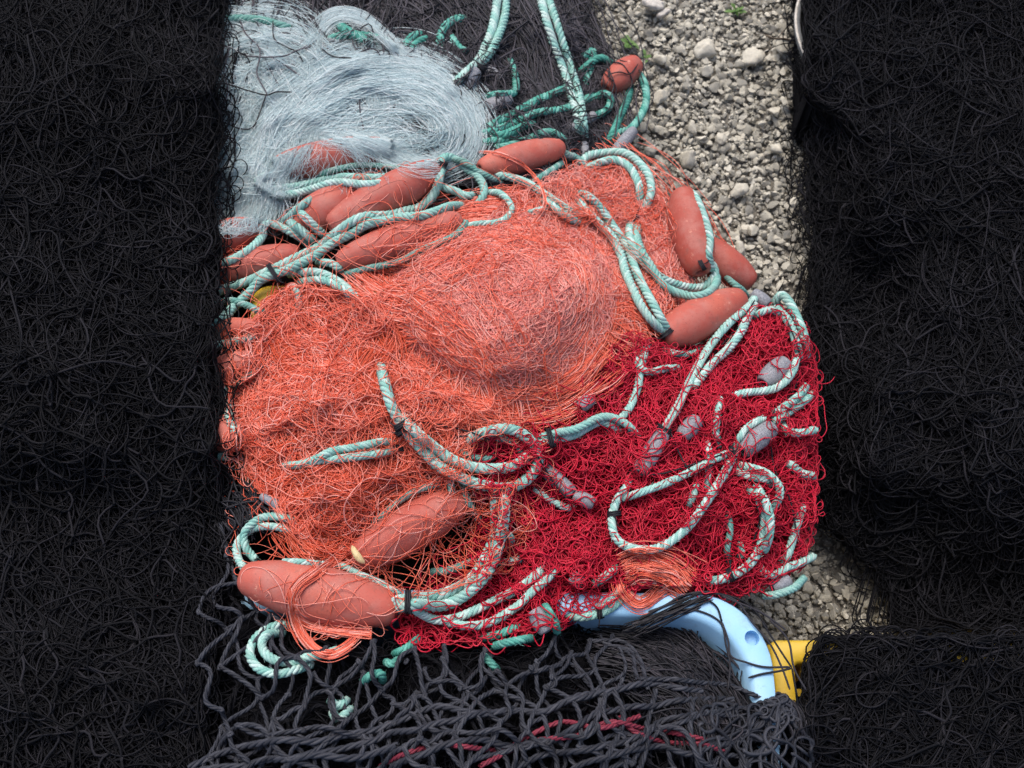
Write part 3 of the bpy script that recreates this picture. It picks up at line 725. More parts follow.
# ------------------------------------------------------------------ the nets
NETS = 'fishing nets heaped on the ground'
POLY = {
 'coral': [(246, 330), (262, 302), (292, 284), (345, 290), (375, 300), (392, 288), (402, 262), (420, 244), (455, 236), (490, 226), (503, 196), (530, 186), (570, 172), (610, 160), (640, 165), (660, 200), (676, 240), (690, 285), (668, 330), (640, 340), (615, 345), (596, 366), (560, 397), (512, 428), (475, 442), (462, 470), (440, 488), (400, 505), (365, 545), (330, 556), (300, 538), (282, 515), (258, 490), (246, 460), (240, 430), (243, 380)],
 'red': [(470, 440), (512, 425), (560, 395), (600, 358), (625, 332), (665, 345), (705, 345), (728, 312), (762, 304), (790, 312), (806, 330), (815, 370), (818, 450), (814, 520), (802, 565), (770, 582), (738, 596), (700, 592), (655, 580), (630, 590), (604, 606), (575, 618), (540, 626), (480, 640), (420, 644), (392, 640), (400, 610), (430, 590), (470, 560), (480, 500)],
 'grey': [(165, 34), (200, 28), (240, 26), (285, 36), (310, 46), (345, 55), (385, 62), (425, 76), (452, 92), (468, 112), (470, 135), (452, 152), (420, 154), (390, 146), (340, 136), (300, 138), (278, 152), (264, 180), (254, 222), (220, 225), (185, 228), (165, 200)],
 'top': [(170, -330), (600, -330), (586, -60), (591, 10), (606, 42), (612, 100), (604, 152), (560, 175), (470, 185), (430, 130), (300, 70), (170, 50)],
 'tub': [(212, 462), (232, 476), (252, 500), (250, 560), (240, 600), (285, 632), (400, 650), (470, 652), (540, 636), (600, 620), (650, 632), (700, 650), (736, 676), (750, 692), (768, 696), (786, 704), (800, 745), (812, 800), (812, 1120), (190, 1120), (180, 760), (196, 600)],
 'left': [(-410, -330), (230, -330), (224, 20), (212, 60), (222, 120), (209, 180), (222, 250), (210, 330), (223, 400), (212, 455), (222, 482), (222, 560), (205, 640), (196, 760), (204, 1120), (-410, 1120)],
 'right': [(1465, -330), (1465, 1120), (800, 1120), (806, 800), (798, 752), (804, 720), (808, 690), (808, 660), (818, 636), (850, 630), (890, 622), (890, 596), (868, 560), (836, 530), (808, 500), (816, 420), (806, 330), (818, 250), (804, 180), (818, 150), (812, 110), (804, 80), (803, 60), (802, 20), (806, -330)],
}
MK = {k: mask(v) for k, v in POLY.items()}
def net(key, label, cat='net'):
    p = np.array(POLY[key]).mean(0)
    p = P(*p, 0.0)
    return empty('fishing_net', p, label, cat, NETS)
def loose(m, px0, py0, px1, py1): return m & (MX > px0) & (MX < px1) & (MY > py0) & (MY < py1)
FRAME = (MX > 150) & (MX < 860) & (MY > -20) & (MY < 790)
WIDE = (MX > -60) & (MX < 1090) & (MY > -60) & (MY < 830)

# --- black net at the far side
n_top = net('top', 'loose black twine net mounded at the far side, behind the grey net')
mb = MB(); core(mb, POLY['top'], .014); mb.build('packed_core', M['black_core'], n_top)
def f_top(x, y): return np.arctan2(150-y, np.where(x > 520, 620, 470)-x+.35*(y-60)) + .5*np.sin(x*.02)
mb = MB(); m = MK['top'] & WIDE
tangle(mb, m, 1500, 150, 4, .10, .0009, -.012, .003, .003, Z0, field=f_top, gain=.10)
tangle(mb, m, 700, 130, 4, .22, .0009, -.008, .005, .003, Z0)
flow(mb, [(470, -40), (505, 10), (535, 60), (560, 118), (575, 160)], 70, 420, .0010, -.004, .006, 4, (.3, .8), 2, G=Z0)
flow(mb, [(548, -30), (566, 20), (584, 70), (598, 130)], 20, 120, .0010, -.004, .006, 4, (.3, .8), 2, G=Z0)
flow(mb, [(420, -40), (415, 30), (440, 90), (500, 140)], 130, 300, .0010, -.004, .006, 4, (.3, .8), 3, G=Z0)
flow(mb, [(300, -30), (350, 20), (400, 40), (430, 80)], 90, 200, .0010, -.004, .006, 4, (.3, .8), 3, G=Z0)
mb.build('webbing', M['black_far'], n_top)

# --- black net at the left and the right
n_left = net('left', 'big black net heap along the left of the grey and coral nets')
# its near edge is folded over the float ends and rope ends
ZL = Z0+.050*np.clip((228-MX)/16, 0, 1)*np.clip((505-MY)/60, 0, 1)
ZL = blur(blur(blur(ZL)))
mb = MB(); core(mb, POLY['left'], .012, 2, .05, G=ZL); mb.build('packed_core', M['black_core'], n_left)
mb = MB(); m = MK['left'] & WIDE
tangle(mb, m, 4200, 150, 5, .16, .0008, -.010, .004, .003, ZL)
lattice(mb, m, 56, 1.25, .5, .0012, .0, .005, 12, 150, G=ZL, sides=5, knob=0, step=5, drop=.05)
lattice(mb, m, 62, .8, 1.2, .0012, .001, .007, 14, 170, G=ZL, sides=5, knob=0, step=5, drop=.1)
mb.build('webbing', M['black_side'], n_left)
n_right = net('right', 'black net heap on the gravel to the right of the crimson net')
ZR = .010+(Z0-.010)*np.clip((MX-800)/(6+69*np.clip((MY-95)/45, 0, 1)), .0, 1)
_k = np.clip((MY-470)/110, 0, 1); ZR = ZR*(1-_k)+np.minimum(ZR, .03)*_k; ZR = blur(blur(ZR))
low = MK['right'] & (MY < 630)
mb = MB(); core(mb, low, .010, 3, .01, G=ZR); mb.build('packed_core', M['black_core'], n_right)
mb = MB(); m = low & WIDE
tangle(mb, m, 3600, 150, 5, .16, .0009, -.008, .006, .003, ZR)
tangle(mb, m & (MX < 840), 500, 90, 5, .2, .0009, -.004, .003, .002, ZR)
lattice(mb, m, 52, 1.2, .8, .0014, -.002, .006, 12, 150, G=ZR, sides=5, knob=0, step=5, drop=.05)
lattice(mb, m, 60, .8, .2, .0014, 0, .008, 14, 170, G=ZR, sides=5, knob=0, step=5, drop=.1)
tangle(mb, mask([(786, 80), (840, 80), (840, 300), (800, 300), (790, 200)]), 60, 80, 3, .2, .0008, .0, .004, .001, np.full_like(ZR, .006)+ZR*(MX > 806), drape=8)
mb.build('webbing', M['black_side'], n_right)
n_crate = net('right', 'black net heaped over the yellow crate at the near right')
high = MK['right'] & (MY > 634)
mb = MB(); core(mb, high, .012, 3, .02, cz-.12); mb.build('packed_core', M['black_core'], n_crate)
mb = MB(); m = high & WIDE
tangle(mb, m, 1300, 150, 5, .16, .0009, -.008, .006, .003, Z0)
lattice(mb, m, 52, 1.2, .8, .0014, -.002, .006, 10, 150, G=Z0, sides=5, knob=0, step=5, drop=.05)
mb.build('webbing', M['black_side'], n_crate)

# --- coral net
n_coral = net('coral', 'big coral orange net coiled in the middle of the heap')
mb = MB(); core(mb, POLY['coral'], .018); mb.build('packed_core', M['coral_core'], n_coral)
CX, CY = 500, 298
# the coil dips in its middle and stands proud of what lies round it
rad = np.hypot((MX-CX)/1.0, (MY-CY)/.78)
_s = Z0.copy()
for _ in range(120): _s = blur(_s)
_w = np.clip(1.35-rad/110, 0, 1); Z0 = Z0*(1-_w)+_s*_w+.001*_w*Noise(30)(MX, MY)
Z0 = Z0+.020*np.clip(1-(rad/108)**4, 0, 1)-.007*np.exp(-(rad/24)**2)
_f = np.array([(402, 268), (396, 305), (410, 345), (450, 380), (505, 402)], float); _d = np.full(MX.shape, 1e9)
for _a, _b in zip(_f[:-1], _f[1:]):
    _v = _b-_a; _t = np.clip(((MX-_a[0])*_v[0]+(MY-_a[1])*_v[1])/(_v@_v), 0, 1); _d = np.minimum(_d, np.hypot(MX-_a[0]-_t*_v[0], MY-_a[1]-_t*_v[1]))
Z0 = Z0-.018*np.exp(-(_d/11)**2)*np.clip((515-MX)/60, 0, 1)+.010*np.exp(-((MX-340)/60)**2-((MY-420)/70)**2)
HT[:] = np.maximum(Z0, np.where(RIMM, RZ, 0))
def f_coil(x, y): return np.arctan2((x-CX)*.72, -(y-CY))
coil = MK['coral'] & (rad < 112)
mb = MB(); core(mb, coil & (rad < 104), .0055, 2, .15, float(Z0.min()), G=Z0); mb.build('coiled_core', M['coil_core'], n_coral)
mc = MK['coral']
CW, CD = MB(), MB()
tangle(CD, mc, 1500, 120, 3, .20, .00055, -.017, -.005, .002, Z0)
CP = MB(); tangle(CP, coil, 1700, 130, 3, .11, .00048, -.005, .003, .0015, Z0, field=f_coil, gain=.10)
tangle(CP, coil, 2600, 80, 3, .24, .00045, -.003, .0035, .0015, Z0)
# hank sweeping round the lower side of the coil and off to the left
flow(CW, [(392, 330), (420, 355), (455, 380), (500, 402), (545, 402), (585, 380), (612, 352)], 40, 700, .0005, -.002, .006, 3, (.3, .9), 1, G=Z0, prof=[1, 1, .8, .6, .6, .9])
flow(CW, [(600, 250), (606, 290), (596, 330), (570, 365), (545, 392)], 22, 300, .0005, -.002, .005, 3, (.3, .9), 1, G=Z0)
flow(CW, [(335, 282), (370, 310), (410, 335), (440, 372), (462, 420), (470, 450)], 60, 900, .0005, -.003, .006, 3, (.3, .9), 2, G=Z0)
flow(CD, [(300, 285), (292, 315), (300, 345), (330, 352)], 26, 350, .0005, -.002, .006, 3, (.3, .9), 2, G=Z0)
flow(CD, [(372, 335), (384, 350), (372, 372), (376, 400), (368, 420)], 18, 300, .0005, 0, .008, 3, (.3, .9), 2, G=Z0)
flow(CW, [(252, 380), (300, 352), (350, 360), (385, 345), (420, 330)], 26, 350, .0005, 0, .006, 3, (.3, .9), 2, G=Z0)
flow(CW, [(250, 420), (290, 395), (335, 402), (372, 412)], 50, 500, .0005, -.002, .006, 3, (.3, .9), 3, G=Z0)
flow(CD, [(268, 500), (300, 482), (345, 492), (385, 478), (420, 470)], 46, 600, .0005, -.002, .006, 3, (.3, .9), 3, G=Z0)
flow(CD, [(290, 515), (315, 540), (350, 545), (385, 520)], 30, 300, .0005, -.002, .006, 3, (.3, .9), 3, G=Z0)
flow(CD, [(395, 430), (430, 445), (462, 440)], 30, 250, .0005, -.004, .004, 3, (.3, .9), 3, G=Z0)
# left bundle: curly loose mesh
left = mc & ((MX < 470) & (MY > 280)) & ~coil
lattice(CW, left, 20, 1.3, .6, .0005, -.006, .006, 12, 50, G=Z0, sides=3, knob=0, step=3, bow=.4, drop=.05)
tangle(CW, left, 560, 130, 3, .20, .0005, -.008, .006, .003, Z0)
tangle(CW, left, 380, 190, 3, .12, .0005, .0, .012, .003, Z0)
# right side behind the coil
back = mc & (MY < 300) & (MX > 440) & ~coil
tangle(CP, back, 1100, 110, 3, .22, .0005, -.005, .006, .003, Z0)
flow(CW, [(560, 175), (600, 205), (640, 250), (672, 300), (660, 330)], 60, 500, .0005, -.002, .006, 3, (.3, .9), 2, G=Z0)
flow(CW, [(430, 240), (480, 222), (540, 226), (590, 240), (612, 290), (606, 330)], 30, 500, .0005, -.001, .005, 3, (.3, .9), 2, G=Z0)
flow(CW, [(612, 290), (632, 310), (650, 320), (664, 330)], 40, 250, .0005, -.001, .005, 3, (.3, .9), 2, G=Z0)
np.maximum(HT, np.where(mc, Z0+.0065, -1), out=HT)

# --- crimson net
n_red = net('red', 'crimson net tangled with mint ropes at the right of the heap')
mb = MB(); core(mb, POLY['red'], .016, 2, .35); mb.build('packed_core', M['red_core'], n_red)
RW = MB(); mr = MK['red']
tangle(RW, mr, 1050, 110, 3, .32, .0007, -.014, -.002, .002, Z0)
lattice(RW, mr, 15, 1.25, .4, .00075, -.007, .002, 10, 42, G=Z0, sides=3, knob=0, step=2, bow=.45, drop=.04)
lattice(RW, mr, 17, 1.2, 1.3, .00075, -.003, .004, 11, 48, G=Z0, sides=3, knob=0, step=2, bow=.45, drop=.3)
tangle(RW, mr, 260, 110, 3, .42, .00075, -.002, .004, .002, Z0)
np.maximum(HT, np.where(mr, Z0+.0025, -1), out=HT)

# --- black net in the blue tub
n_tub = net('tub', 'heavy black knotted net of braided cord spilling out of the blue tub')
mb = MB(); core(mb, POLY['tub'], .024); mb.build('packed_core', M['black_core'], n_tub)
BW = MB(); mt = MK['tub'] & (MY < 840)
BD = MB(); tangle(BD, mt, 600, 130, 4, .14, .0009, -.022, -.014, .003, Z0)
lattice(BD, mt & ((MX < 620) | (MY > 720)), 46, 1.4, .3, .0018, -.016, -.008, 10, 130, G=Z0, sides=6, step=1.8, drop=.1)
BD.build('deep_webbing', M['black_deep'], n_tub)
# thin parallel twine just inside the rim
BF = MB()
flow(BF, [(590, 640), (640, 650), (685, 672), (715, 706), (730, 750)], 34, 260, .0009, -.012, .004, 4, (.3, .9), 2, G=Z0)
flow(BF, [(640, 640), (690, 690), (712, 760)], 60, 260, .0009, -.012, .002, 4, (.3, .9), 2, G=Z0)
BF.build('fine_webbing', M['black'], n_tub); BF = MB()
flow(BF, [(222, 490), (240, 505), (256, 540)], 30, 120, .0010, -.004, .006, 3, (.4, .9), 2, G=Z0)
BF.build('fine_webbing', M['black'], n_tub)
# ------------------------------------------------------------------ far ropes on the black net (they go under the grey net)
rope('teal rope loop showing through the raised loop of the grey net', [[(326, 44), (336, 38), (352, 36), (372, 38), (388, 44), (399, 58)], [(334, 26), (342, 28), (352, 34), (366, 42), (380, 50)]], 5.2, 'rope_teal')
rope('short teal rope lying between black net and grey net at the far left corner', [(190, 26), (224, 20), (245, 19), (268, 22), (300, 32)], 4.5, 'rope_dull')
rope('small teal rope hoop beside the raised loop of the grey net', [[(402, 56), (406, 45), (411, 38), (418, 35), (427, 36)], [(409, 54), (413, 47), (421, 41), (430, 39)]], 4.4, 'rope_teal')
rope('dark teal rope curl half buried in the black net', [[(443, 58), (440, 40), (445, 27), (458, 19), (476, 20)], [(450, 34), (454, 42), (460, 49), (470, 54)]], 4.6, 'rope_teal')
netfloat('small orange float under black twine at the gravel edge, smallest of all', 622, 75, 42, 27, 40, up=.55)
weight('grey lead sleeve lying in black net below the long doubled rope', 511, 99, 480, 110, 9)
weight('dim grey lead sleeve sunk in black net above the other sleeves', 487, 68, 500, 80, 6)
weight('grey lead sleeve between two teal ropes on the black net', 536, 114, 513, 123, 7)
weight('small grey lead sleeve behind the right doubled rope on black net', 595, 115, 582, 123, 6)
weight('small pinkish sleeve among ropes at the foot of the right doubled rope', 576, 126, 562, 132, 6)
rope('teal rope running over the lead sleeve sunk in black net', [(483, 100), (490, 96), (499, 94), (513, 93), (516, 84), (512, 66), (505, 50)], 4.0, 'rope_teal')
rope('long teal rope crossing the black net from the grey net to the right', [(466, 131), (476, 129), (489, 127), (499, 121), (509, 116), (522, 109), (537, 101), (549, 96), (562, 90), (574, 84)], 5.0, 'rope_teal')
rope('lower teal rope crossing the black net below the longer one', [(466, 138), (480, 134), (494, 131), (516, 122), (537, 113), (556, 111), (570, 107), (590, 98), (604, 94)], 4.6, 'rope_teal')
rope('dark teal ropes bunched behind the far coral float', [[(470, 147), (490, 142), (508, 139), (525, 132)], [(486, 150), (509, 146), (527, 140), (541, 134), (552, 133), (562, 139), (571, 148)], [(488, 137), (506, 134), (522, 127), (540, 122)]], 4.8, 'rope_teal')
rope('teal rope tangle at the right rim of the black net', [[(572, 62), (584, 57), (593, 51), (592, 62), (587, 78), (582, 96)], [(574, 78), (586, 67), (600, 58), (612, 64)], [(590, 102), (602, 94), (610, 97), (609, 107), (600, 114), (586, 118)]], 4.2, 'rope_teal')
rope('teal rope hanging in a bow around the small orange float at the gravel edge', [[(638, 72), (645, 86), (646, 102), (640, 117), (630, 129), (617, 134), (606, 148)], [(631, 86), (627, 102), (620, 117), (610, 138), (598, 150)]], 4.2, 'rope_teal')
weight('grey lead sleeve at the gravel edge under the bowed teal rope', 634, 130, 615, 152, 7)
weight('grey lead sleeve at the lower end of the left doubled rope', 476, 71, 459, 95, 9)
rope('left doubled mint rope hanging down the black net to a lead sleeve', [[(500, -60), (498, -20), (497, 0), (493, 25), (486, 45), (477, 62), (464, 74), (455, 84), (447, 95)], [(510, -60), (507, -20), (506, 0), (505, 15), (500, 32), (492, 50), (484, 60), (477, 68)]], 4.7, ties=[(478, 64, 55, 9)])
rope('right doubled mint rope hanging straight down the black net', [[(532, -60), (537, -20), (541, 0), (546, 20), (554, 45), (563, 70), (571, 95), (577, 117), (580, 143)], [(540, -60), (545, -20), (549, 0), (556, 22), (564, 48), (572, 72), (579, 95), (583, 118), (585, 144)]], 4.6, ties=[(582, 141, -80, 8)])
weight('short pale sleeve at the foot of the right doubled rope', 584, 143, 586, 158, 5)

# ------------------------------------------------------------------ floats behind and left
netfloat('coral float half covered by the fringe of the grey net', 333, 158, 118, 36, 9, up=.5)
netfloat('far coral float at the edge between black net and coral net', 521, 158, 86, 30, 15, up=.5)
netfloat('coral float lying left of and partly under the longest tilted float', 326, 210, 84, 40, 30, up=.2)
netfloat('long tilted coral float in the middle of the cluster above the coil', 384, 198, 124, 40, 29, up=.75, tilt=.012)
netfloat('coral float just under the long doubled rope above the coil', 400, 242, 132, 38, 19, up=.45)
netfloat('coral float end at the far left beside the grey net', 226, 238, 68, 34, 18, up=.3, tilt=.022)
netfloat('coral float at the left, lying under the long doubled rope ends', 252, 265, 100, 32, 14, up=.35, tilt=.018)
netfloat('dark coral float deep between ropes at the left edge', 228, 330, 66, 24, 4, up=.0, tilt=.02)
netfloat('dull coral float at left edge, behind the curly coral net', 228, 372, 66, 34, 22, up=.1, tilt=.02)
netfloat('coral float end at left edge above the yellow crate corner', 216, 431, 58, 34, -22, up=.2, tilt=.02)
netfloat('coral float end on the gravel side, under the upright float', 722, 262, 76, 34, -36, up=.5)
netfloat('upright coral float at the gravel edge with rope along its side', 691, 232, 84, 40, -77, up=.9, tilt=-.01)
netfloat('coral float lying between coral net and crimson net at the right', 701, 318, 90, 42, 26, up=.75)
netfloat('coral float in the hollow under the big rope loop', 409, 529, 128, 46, 29, up=.35)
netfloat('largest coral float at the front, lying on the black net', 319, 594, 160, 52, -12.5, up=.55)

# ------------------------------------------------------------------ ropes among the left floats
rope('mint rope doubled back in a long hairpin below the grey net fringe', [[(392, 176), (370, 178), (347, 177), (325, 180), (304, 185), (284, 188), (267, 188), (258, 184), (261, 178), (271, 175), (286, 178)], [(390, 183), (360, 184), (337, 182), (318, 187), (298, 193), (279, 195), (264, 191)]], 4.4, ties=[(272, 177, 60, 5)])
rope('thin grimy rope lying above the hairpin rope', [(316, 176), (337, 169), (361, 165), (388, 167), (404, 170)], 3.2, 'rope_dull')
rope('grimy rope slanting down from the hairpin to the doubled rope', [(316, 197), (303, 205), (290, 216), (282, 226)], 4.4, 'rope_dull')
rope('mint rope passing around the far left float', [(196, 272), (224, 263), (239, 256), (255, 245), (263, 235), (264, 227), (271, 224), (283, 228), (298, 236), (310, 246)], 4.6, ties=[(266, 228, 80, 5)])
rope('two short mint ropes side by side between floats at upper left', [[(296, 209), (312, 224), (328, 239)], [(287, 219), (303, 232), (319, 245)]], 4.8)
rope('clump of mint rope under the crossing of the long doubled rope', [[(288, 274), (315, 272), (336, 280), (352, 293), (363, 304)], [(300, 282), (322, 280), (341, 288), (356, 300)], [(318, 262), (332, 264), (343, 272)]], 4.6, ties=[(342, 276, -40, 6)])
rope('grimy rope along the near side of the float above the coil', [(341, 276), (366, 269), (390, 264), (404, 260), (420, 251), (439, 243), (457, 234), (466, 222)], 3.9, 'rope_dull', ties=[(342, 275, 20, 5)])
rope('long doubled mint rope crossing the coral floats at upper left', [[(186, 302), (224, 289), (249, 281), (267, 272), (282, 265), (302, 255), (322, 245), (337, 232), (353, 221), (368, 216), (390, 215), (406, 211), (420, 207), (431, 198), (437, 187), (440, 174), (443, 163)], [(190, 336), (224, 317), (233, 308), (249, 293), (262, 279), (284, 271), (314, 256), (333, 243), (353, 233), (368, 224), (388, 220), (402, 217), (420, 216), (437, 211), (453, 206), (466, 207)]], 5.2, ties=[(274, 273, 35, 10)])
rope('grey green rope under the long doubled rope at the left edge', [(196, 312), (226, 301), (246, 305), (262, 312), (272, 306)], 4.0, 'rope_dull')
rope('mint rope crossing the dark float at the left edge', [(196, 348), (224, 344), (240, 340), (262, 335)], 4.4)
rope('thin rope across the dull float at the left edge', [(224, 392), (238, 383), (252, 374), (262, 366)], 3.2, 'rope_dull')
rope('mint rope bending around the float end above the yellow crate', [(212, 372), (226, 398), (228, 415), (234, 429), (246, 440)], 4.6)
rope('short mint rope end just above the yellow crate corner', [(200, 454), (224, 457), (242, 457)], 4.6, ties=[(236, 457, 0, 5)])
rope('knotted mint rope hoop at the end of the tilted float', [[(428, 170), (437, 165), (445, 157), (456, 160), (466, 169), (477, 176), (484, 188), (481, 200), (471, 210)], [(439, 186), (455, 191), (466, 196), (478, 194)]], 4.6, ties=[(441, 163, 70, 6), (470, 202, 20, 6)])
rope('thin rope leaving the knotted hoop toward the far float', [(447, 158), (462, 161), (478, 171), (489, 177), (502, 184)], 3.6, 'rope_dull')
rope('round mint rope loop lying on coral net below the hoop', [(484, 193), (499, 193), (509, 202), (511, 211), (505, 219), (494, 223), (479, 224), (464, 227)], 3.8, drape=14)
rope('mint rope running from the hoop down across the coral net', [[(492, 175), (509, 177), (527, 183), (541, 192), (556, 202), (572, 212), (584, 221)], [(542, 198), (556, 209), (569, 218), (582, 225)]], 4.6, lift=.003)
rope('grimy rope stub crossing behind the far float', [(562, 163), (552, 170), (544, 175), (534, 182)], 3.8, 'rope_dull')
rope('short rope stub poking from the coral net above the coil', [(529, 213), (537, 211), (546, 209)], 4.0)
rope('grimy rope from the far float end to the looped rope', [(558, 147), (566, 154), (577, 158), (588, 170)], 3.8, 'rope_dull')
rope('mint rope doubled in a tall loop at the coral net and gravel edge', [[(577, 170), (585, 158), (596, 154), (616, 152), (629, 155), (641, 165), (649, 177), (651, 191), (647, 204), (642, 216)], [(581, 173), (592, 166), (612, 160), (628, 166), (637, 180), (640, 194), (637, 210)]], 4.6, ties=[(634, 219, -50, 6)])
rope('long doubled mint rope ending at the float between the two nets', [[(574, 194), (587, 196), (600, 208), (611, 224), (621, 238), (629, 252), (636, 272), (645, 290), (654, 306), (663, 322), (670, 334)], [(574, 198), (583, 207), (593, 218), (603, 228), (612, 237), (621, 255), (625, 270), (631, 285), (640, 304), (651, 320), (664, 333)]], 5.0, ties=[(668, 333, -50, 7)], lift=.003)
rope('doubled mint rope bowed under the upright float', [[(632, 219), (629, 233), (633, 248), (641, 260), (653, 272), (668, 281), (686, 287), (703, 287), (711, 281), (715, 273), (712, 263)], [(638, 222), (637, 238), (643, 254), (652, 268), (662, 284), (675, 292), (692, 296), (706, 294), (715, 286), (717, 276)]], 4.8, drape=12)
rope('mint rope lying along the side of the upright float', [(684, 194), (692, 193), (700, 206), (706, 222), (710, 239), (709, 256), (712, 270)], 4.2, ties=[(702, 264, 30, 6), (687, 194, 20, 4)])
rope('short dull rope between the lower gravel float and the lead ring', [(725, 276), (734, 284), (742, 290), (748, 298)], 3.6, 'rope_dull')

# ------------------------------------------------------------------ ropes and sleeves in the crimson net
weight('blue grey lead sleeve with an open end at the top of the crimson net', 752, 293, 768, 305, 8, up=.8)
weight('large speckled lead sleeve knotted at the rope crossing in crimson net', 741, 451, 773, 427, 12, up=.6)
weight('long lead sleeve at the end of the slanting doubled rope', 664, 432, 639, 473, 10, up=.6)
weight('pale lead sleeve mostly hidden under crimson twine, beside the long sleeve', 698, 419, 681, 437, 10, up=.1)
weight('lead sleeve under crimson twine near the right side of the heap', 786, 362, 763, 384, 12, up=.3)
weight('small pale sleeve near the top edge of crimson net below the coil', 592, 398, 580, 408, 8, up=.1)
weight('long pale lead sleeve lying right of the big rope loop', 543, 468, 573, 494, 9, up=.5)
weight('shorter pale sleeve touching the long one right of the big loop', 574, 495, 594, 504, 8, up=.5)
weight('grey lead sleeve pointing down among ropes above the black net', 534, 610, 547, 632, 10, up=.6)
weight('small blue grey sleeve end beside the blue tub rim', 571, 576, 583, 584, 8, up=.3)
weight('thin grey sleeve at the left between coral net and black net', 261, 496, 286, 510, 5, up=.4)
weight('grey sleeve in shadow at the right corner of the crimson net', 772, 588, 790, 580, 8, up=.2)
rope('mint rope entering the crimson net below the coil', [[(648, 342), (643, 358), (640, 372), (638, 386), (633, 401), (625, 414), (614, 424), (604, 436)], [(636, 354), (641, 369), (652, 372), (664, 369), (678, 368)]], 4.4)
rope('dull rope under the float between the two nets', [(664, 350), (678, 354), (692, 354), (702, 348)], 4.0, 'rope_dull')
rope('slanting doubled mint rope from the open sleeve to the long sleeve', [[(757, 296), (746, 308), (727, 325), (710, 346), (698, 366), (688, 385), (678, 406), (668, 423), (662, 434)], [(755, 305), (747, 319), (741, 332), (729, 348), (713, 363), (701, 378), (692, 388)]], 4.7, ties=[(664, 429, 60, 7)], lift=.006)
rope('mint rope hoop at the far right corner of the crimson net', [[(774, 304), (781, 295), (789, 302), (797, 317), (804, 336), (808, 356)], [(776, 308), (786, 318), (793, 332), (797, 348), (799, 362)]], 4.8, lift=.003)
rope('mint rope showing near the top edge of crimson net by the hoop', [(754, 318), (762, 312), (772, 310), (782, 316)], 4.0)
rope('mint rope across crimson net passing below the right lead sleeve', [(729, 398), (744, 393), (764, 391), (778, 387), (789, 377), (795, 364), (797, 350)], 4.4)
rope('mint rope leaving the speckled sleeve to the right', [[(772, 423), (785, 414), (800, 404), (812, 394)], [(774, 414), (786, 406), (799, 396), (806, 386)], [(782, 424), (787, 431), (800, 433), (815, 430)]], 4.6, lift=.003)
rope('mint rope passing over the top of the speckled sleeve', [(736, 446), (743, 432), (752, 424), (764, 418)], 4.0)
rope('rope half hidden in crimson twine left of the speckled sleeve', [[(720, 398), (717, 416), (716, 434), (720, 449)], [(705, 436), (709, 452), (708, 478), (706, 490)]], 3.9)
rope('mint rope from long sleeve sweeping in a wide curve to the speckled sleeve', [(631, 474), (626, 488), (617, 500), (612, 518), (614, 534), (622, 544), (636, 549), (654, 549), (670, 542), (685, 530), (696, 517), (707, 501), (719, 482), (729, 464), (736, 449)], 4.8, ties=[(614, 514, -80, 6), (633, 474, 60, 6)], lift=.006)
rope('straight mint rope above the wide curve, ending at the speckled sleeve', [(622, 499), (639, 493), (659, 486), (678, 478), (698, 468), (717, 458), (734, 451)], 4.4, ties=[(733, 452, 20, 6)], lift=.006)
rope('short rope showing through crimson twine inside the wide curve', [(697, 482), (694, 494), (688, 508)], 3.8)
rope('mint rope wrapped below the speckled sleeve', [[(732, 470), (748, 476), (766, 480), (773, 487)], [(734, 464), (752, 468), (768, 474), (779, 487), (778, 500), (767, 514)]], 4.5, lift=.003)
rope('mint rope sweeping down the right side to the bottom of crimson net', [[(746, 486), (758, 500), (764, 517), (764, 533), (760, 547), (753, 560), (741, 571), (725, 578), (707, 582)], [(756, 486), (766, 503), (770, 520), (769, 536), (764, 551)]], 4.8, ties=[(731, 575, 25, 6)], lift=.006)
rope('rope seen through crimson twine left of the right sweep', [[(727, 512), (730, 530), (727, 548), (729, 562)], [(738, 540), (742, 552), (738, 560)]], 3.8, 'rope_dull')
rope('mint rope hanging at the right edge of crimson net', [(803, 506), (796, 528), (791, 545), (786, 558), (776, 566)], 4.4)
rope('mint rope loop at the lower right corner of crimson net', [[(758, 562), (764, 573), (776, 574), (788, 567), (800, 563), (814, 556)], [(764, 596), (778, 594), (794, 588), (804, 578)]], 4.2)
rope('mint rope at the right edge above the lower corner loop', [(782, 462), (792, 466), (802, 474), (814, 476)], 5.0)

# ------------------------------------------------------------------ ropes in the middle and front
rope('mint rope poking through coral net at the left bundle', [(294, 286), (299, 300), (297, 314)], 3.8, 'rope_dull')
rope('curled mint rope in the centre with strands doubled to the left', [[(455, 449), (470, 456), (486, 459), (498, 454)], [(478, 443), (490, 437), (508, 441), (520, 450), (522, 464)]], 4.0, 'rope_dull')
rope('mint rope laid flat across the coral net left of the centre', [[(398, 449), (376, 454), (345, 458), (318, 461), (298, 465), (280, 466)], [(395, 443), (380, 442), (357, 447), (333, 451), (318, 458), (306, 463)]], 4.6, lift=.002, ties=[(397, 447, 80, 9)])
rope('dark teal rope above the float in the hollow', [(452, 480), (429, 486), (412, 493), (396, 503), (382, 515), (366, 526)], 4.0, 'rope_dull')
rope('short ropes dropping from the big loop beside the hollow float', [[(449, 478), (451, 486), (453, 496)], [(462, 484), (468, 502), (478, 518), (486, 534)]], 4.4, 'rope_dull')
rope('mint rope along the far side of the front float', [(283, 562), (300, 562), (318, 564), (341, 566), (361, 575), (380, 583), (396, 593), (404, 601)], 3.8, drape=6)
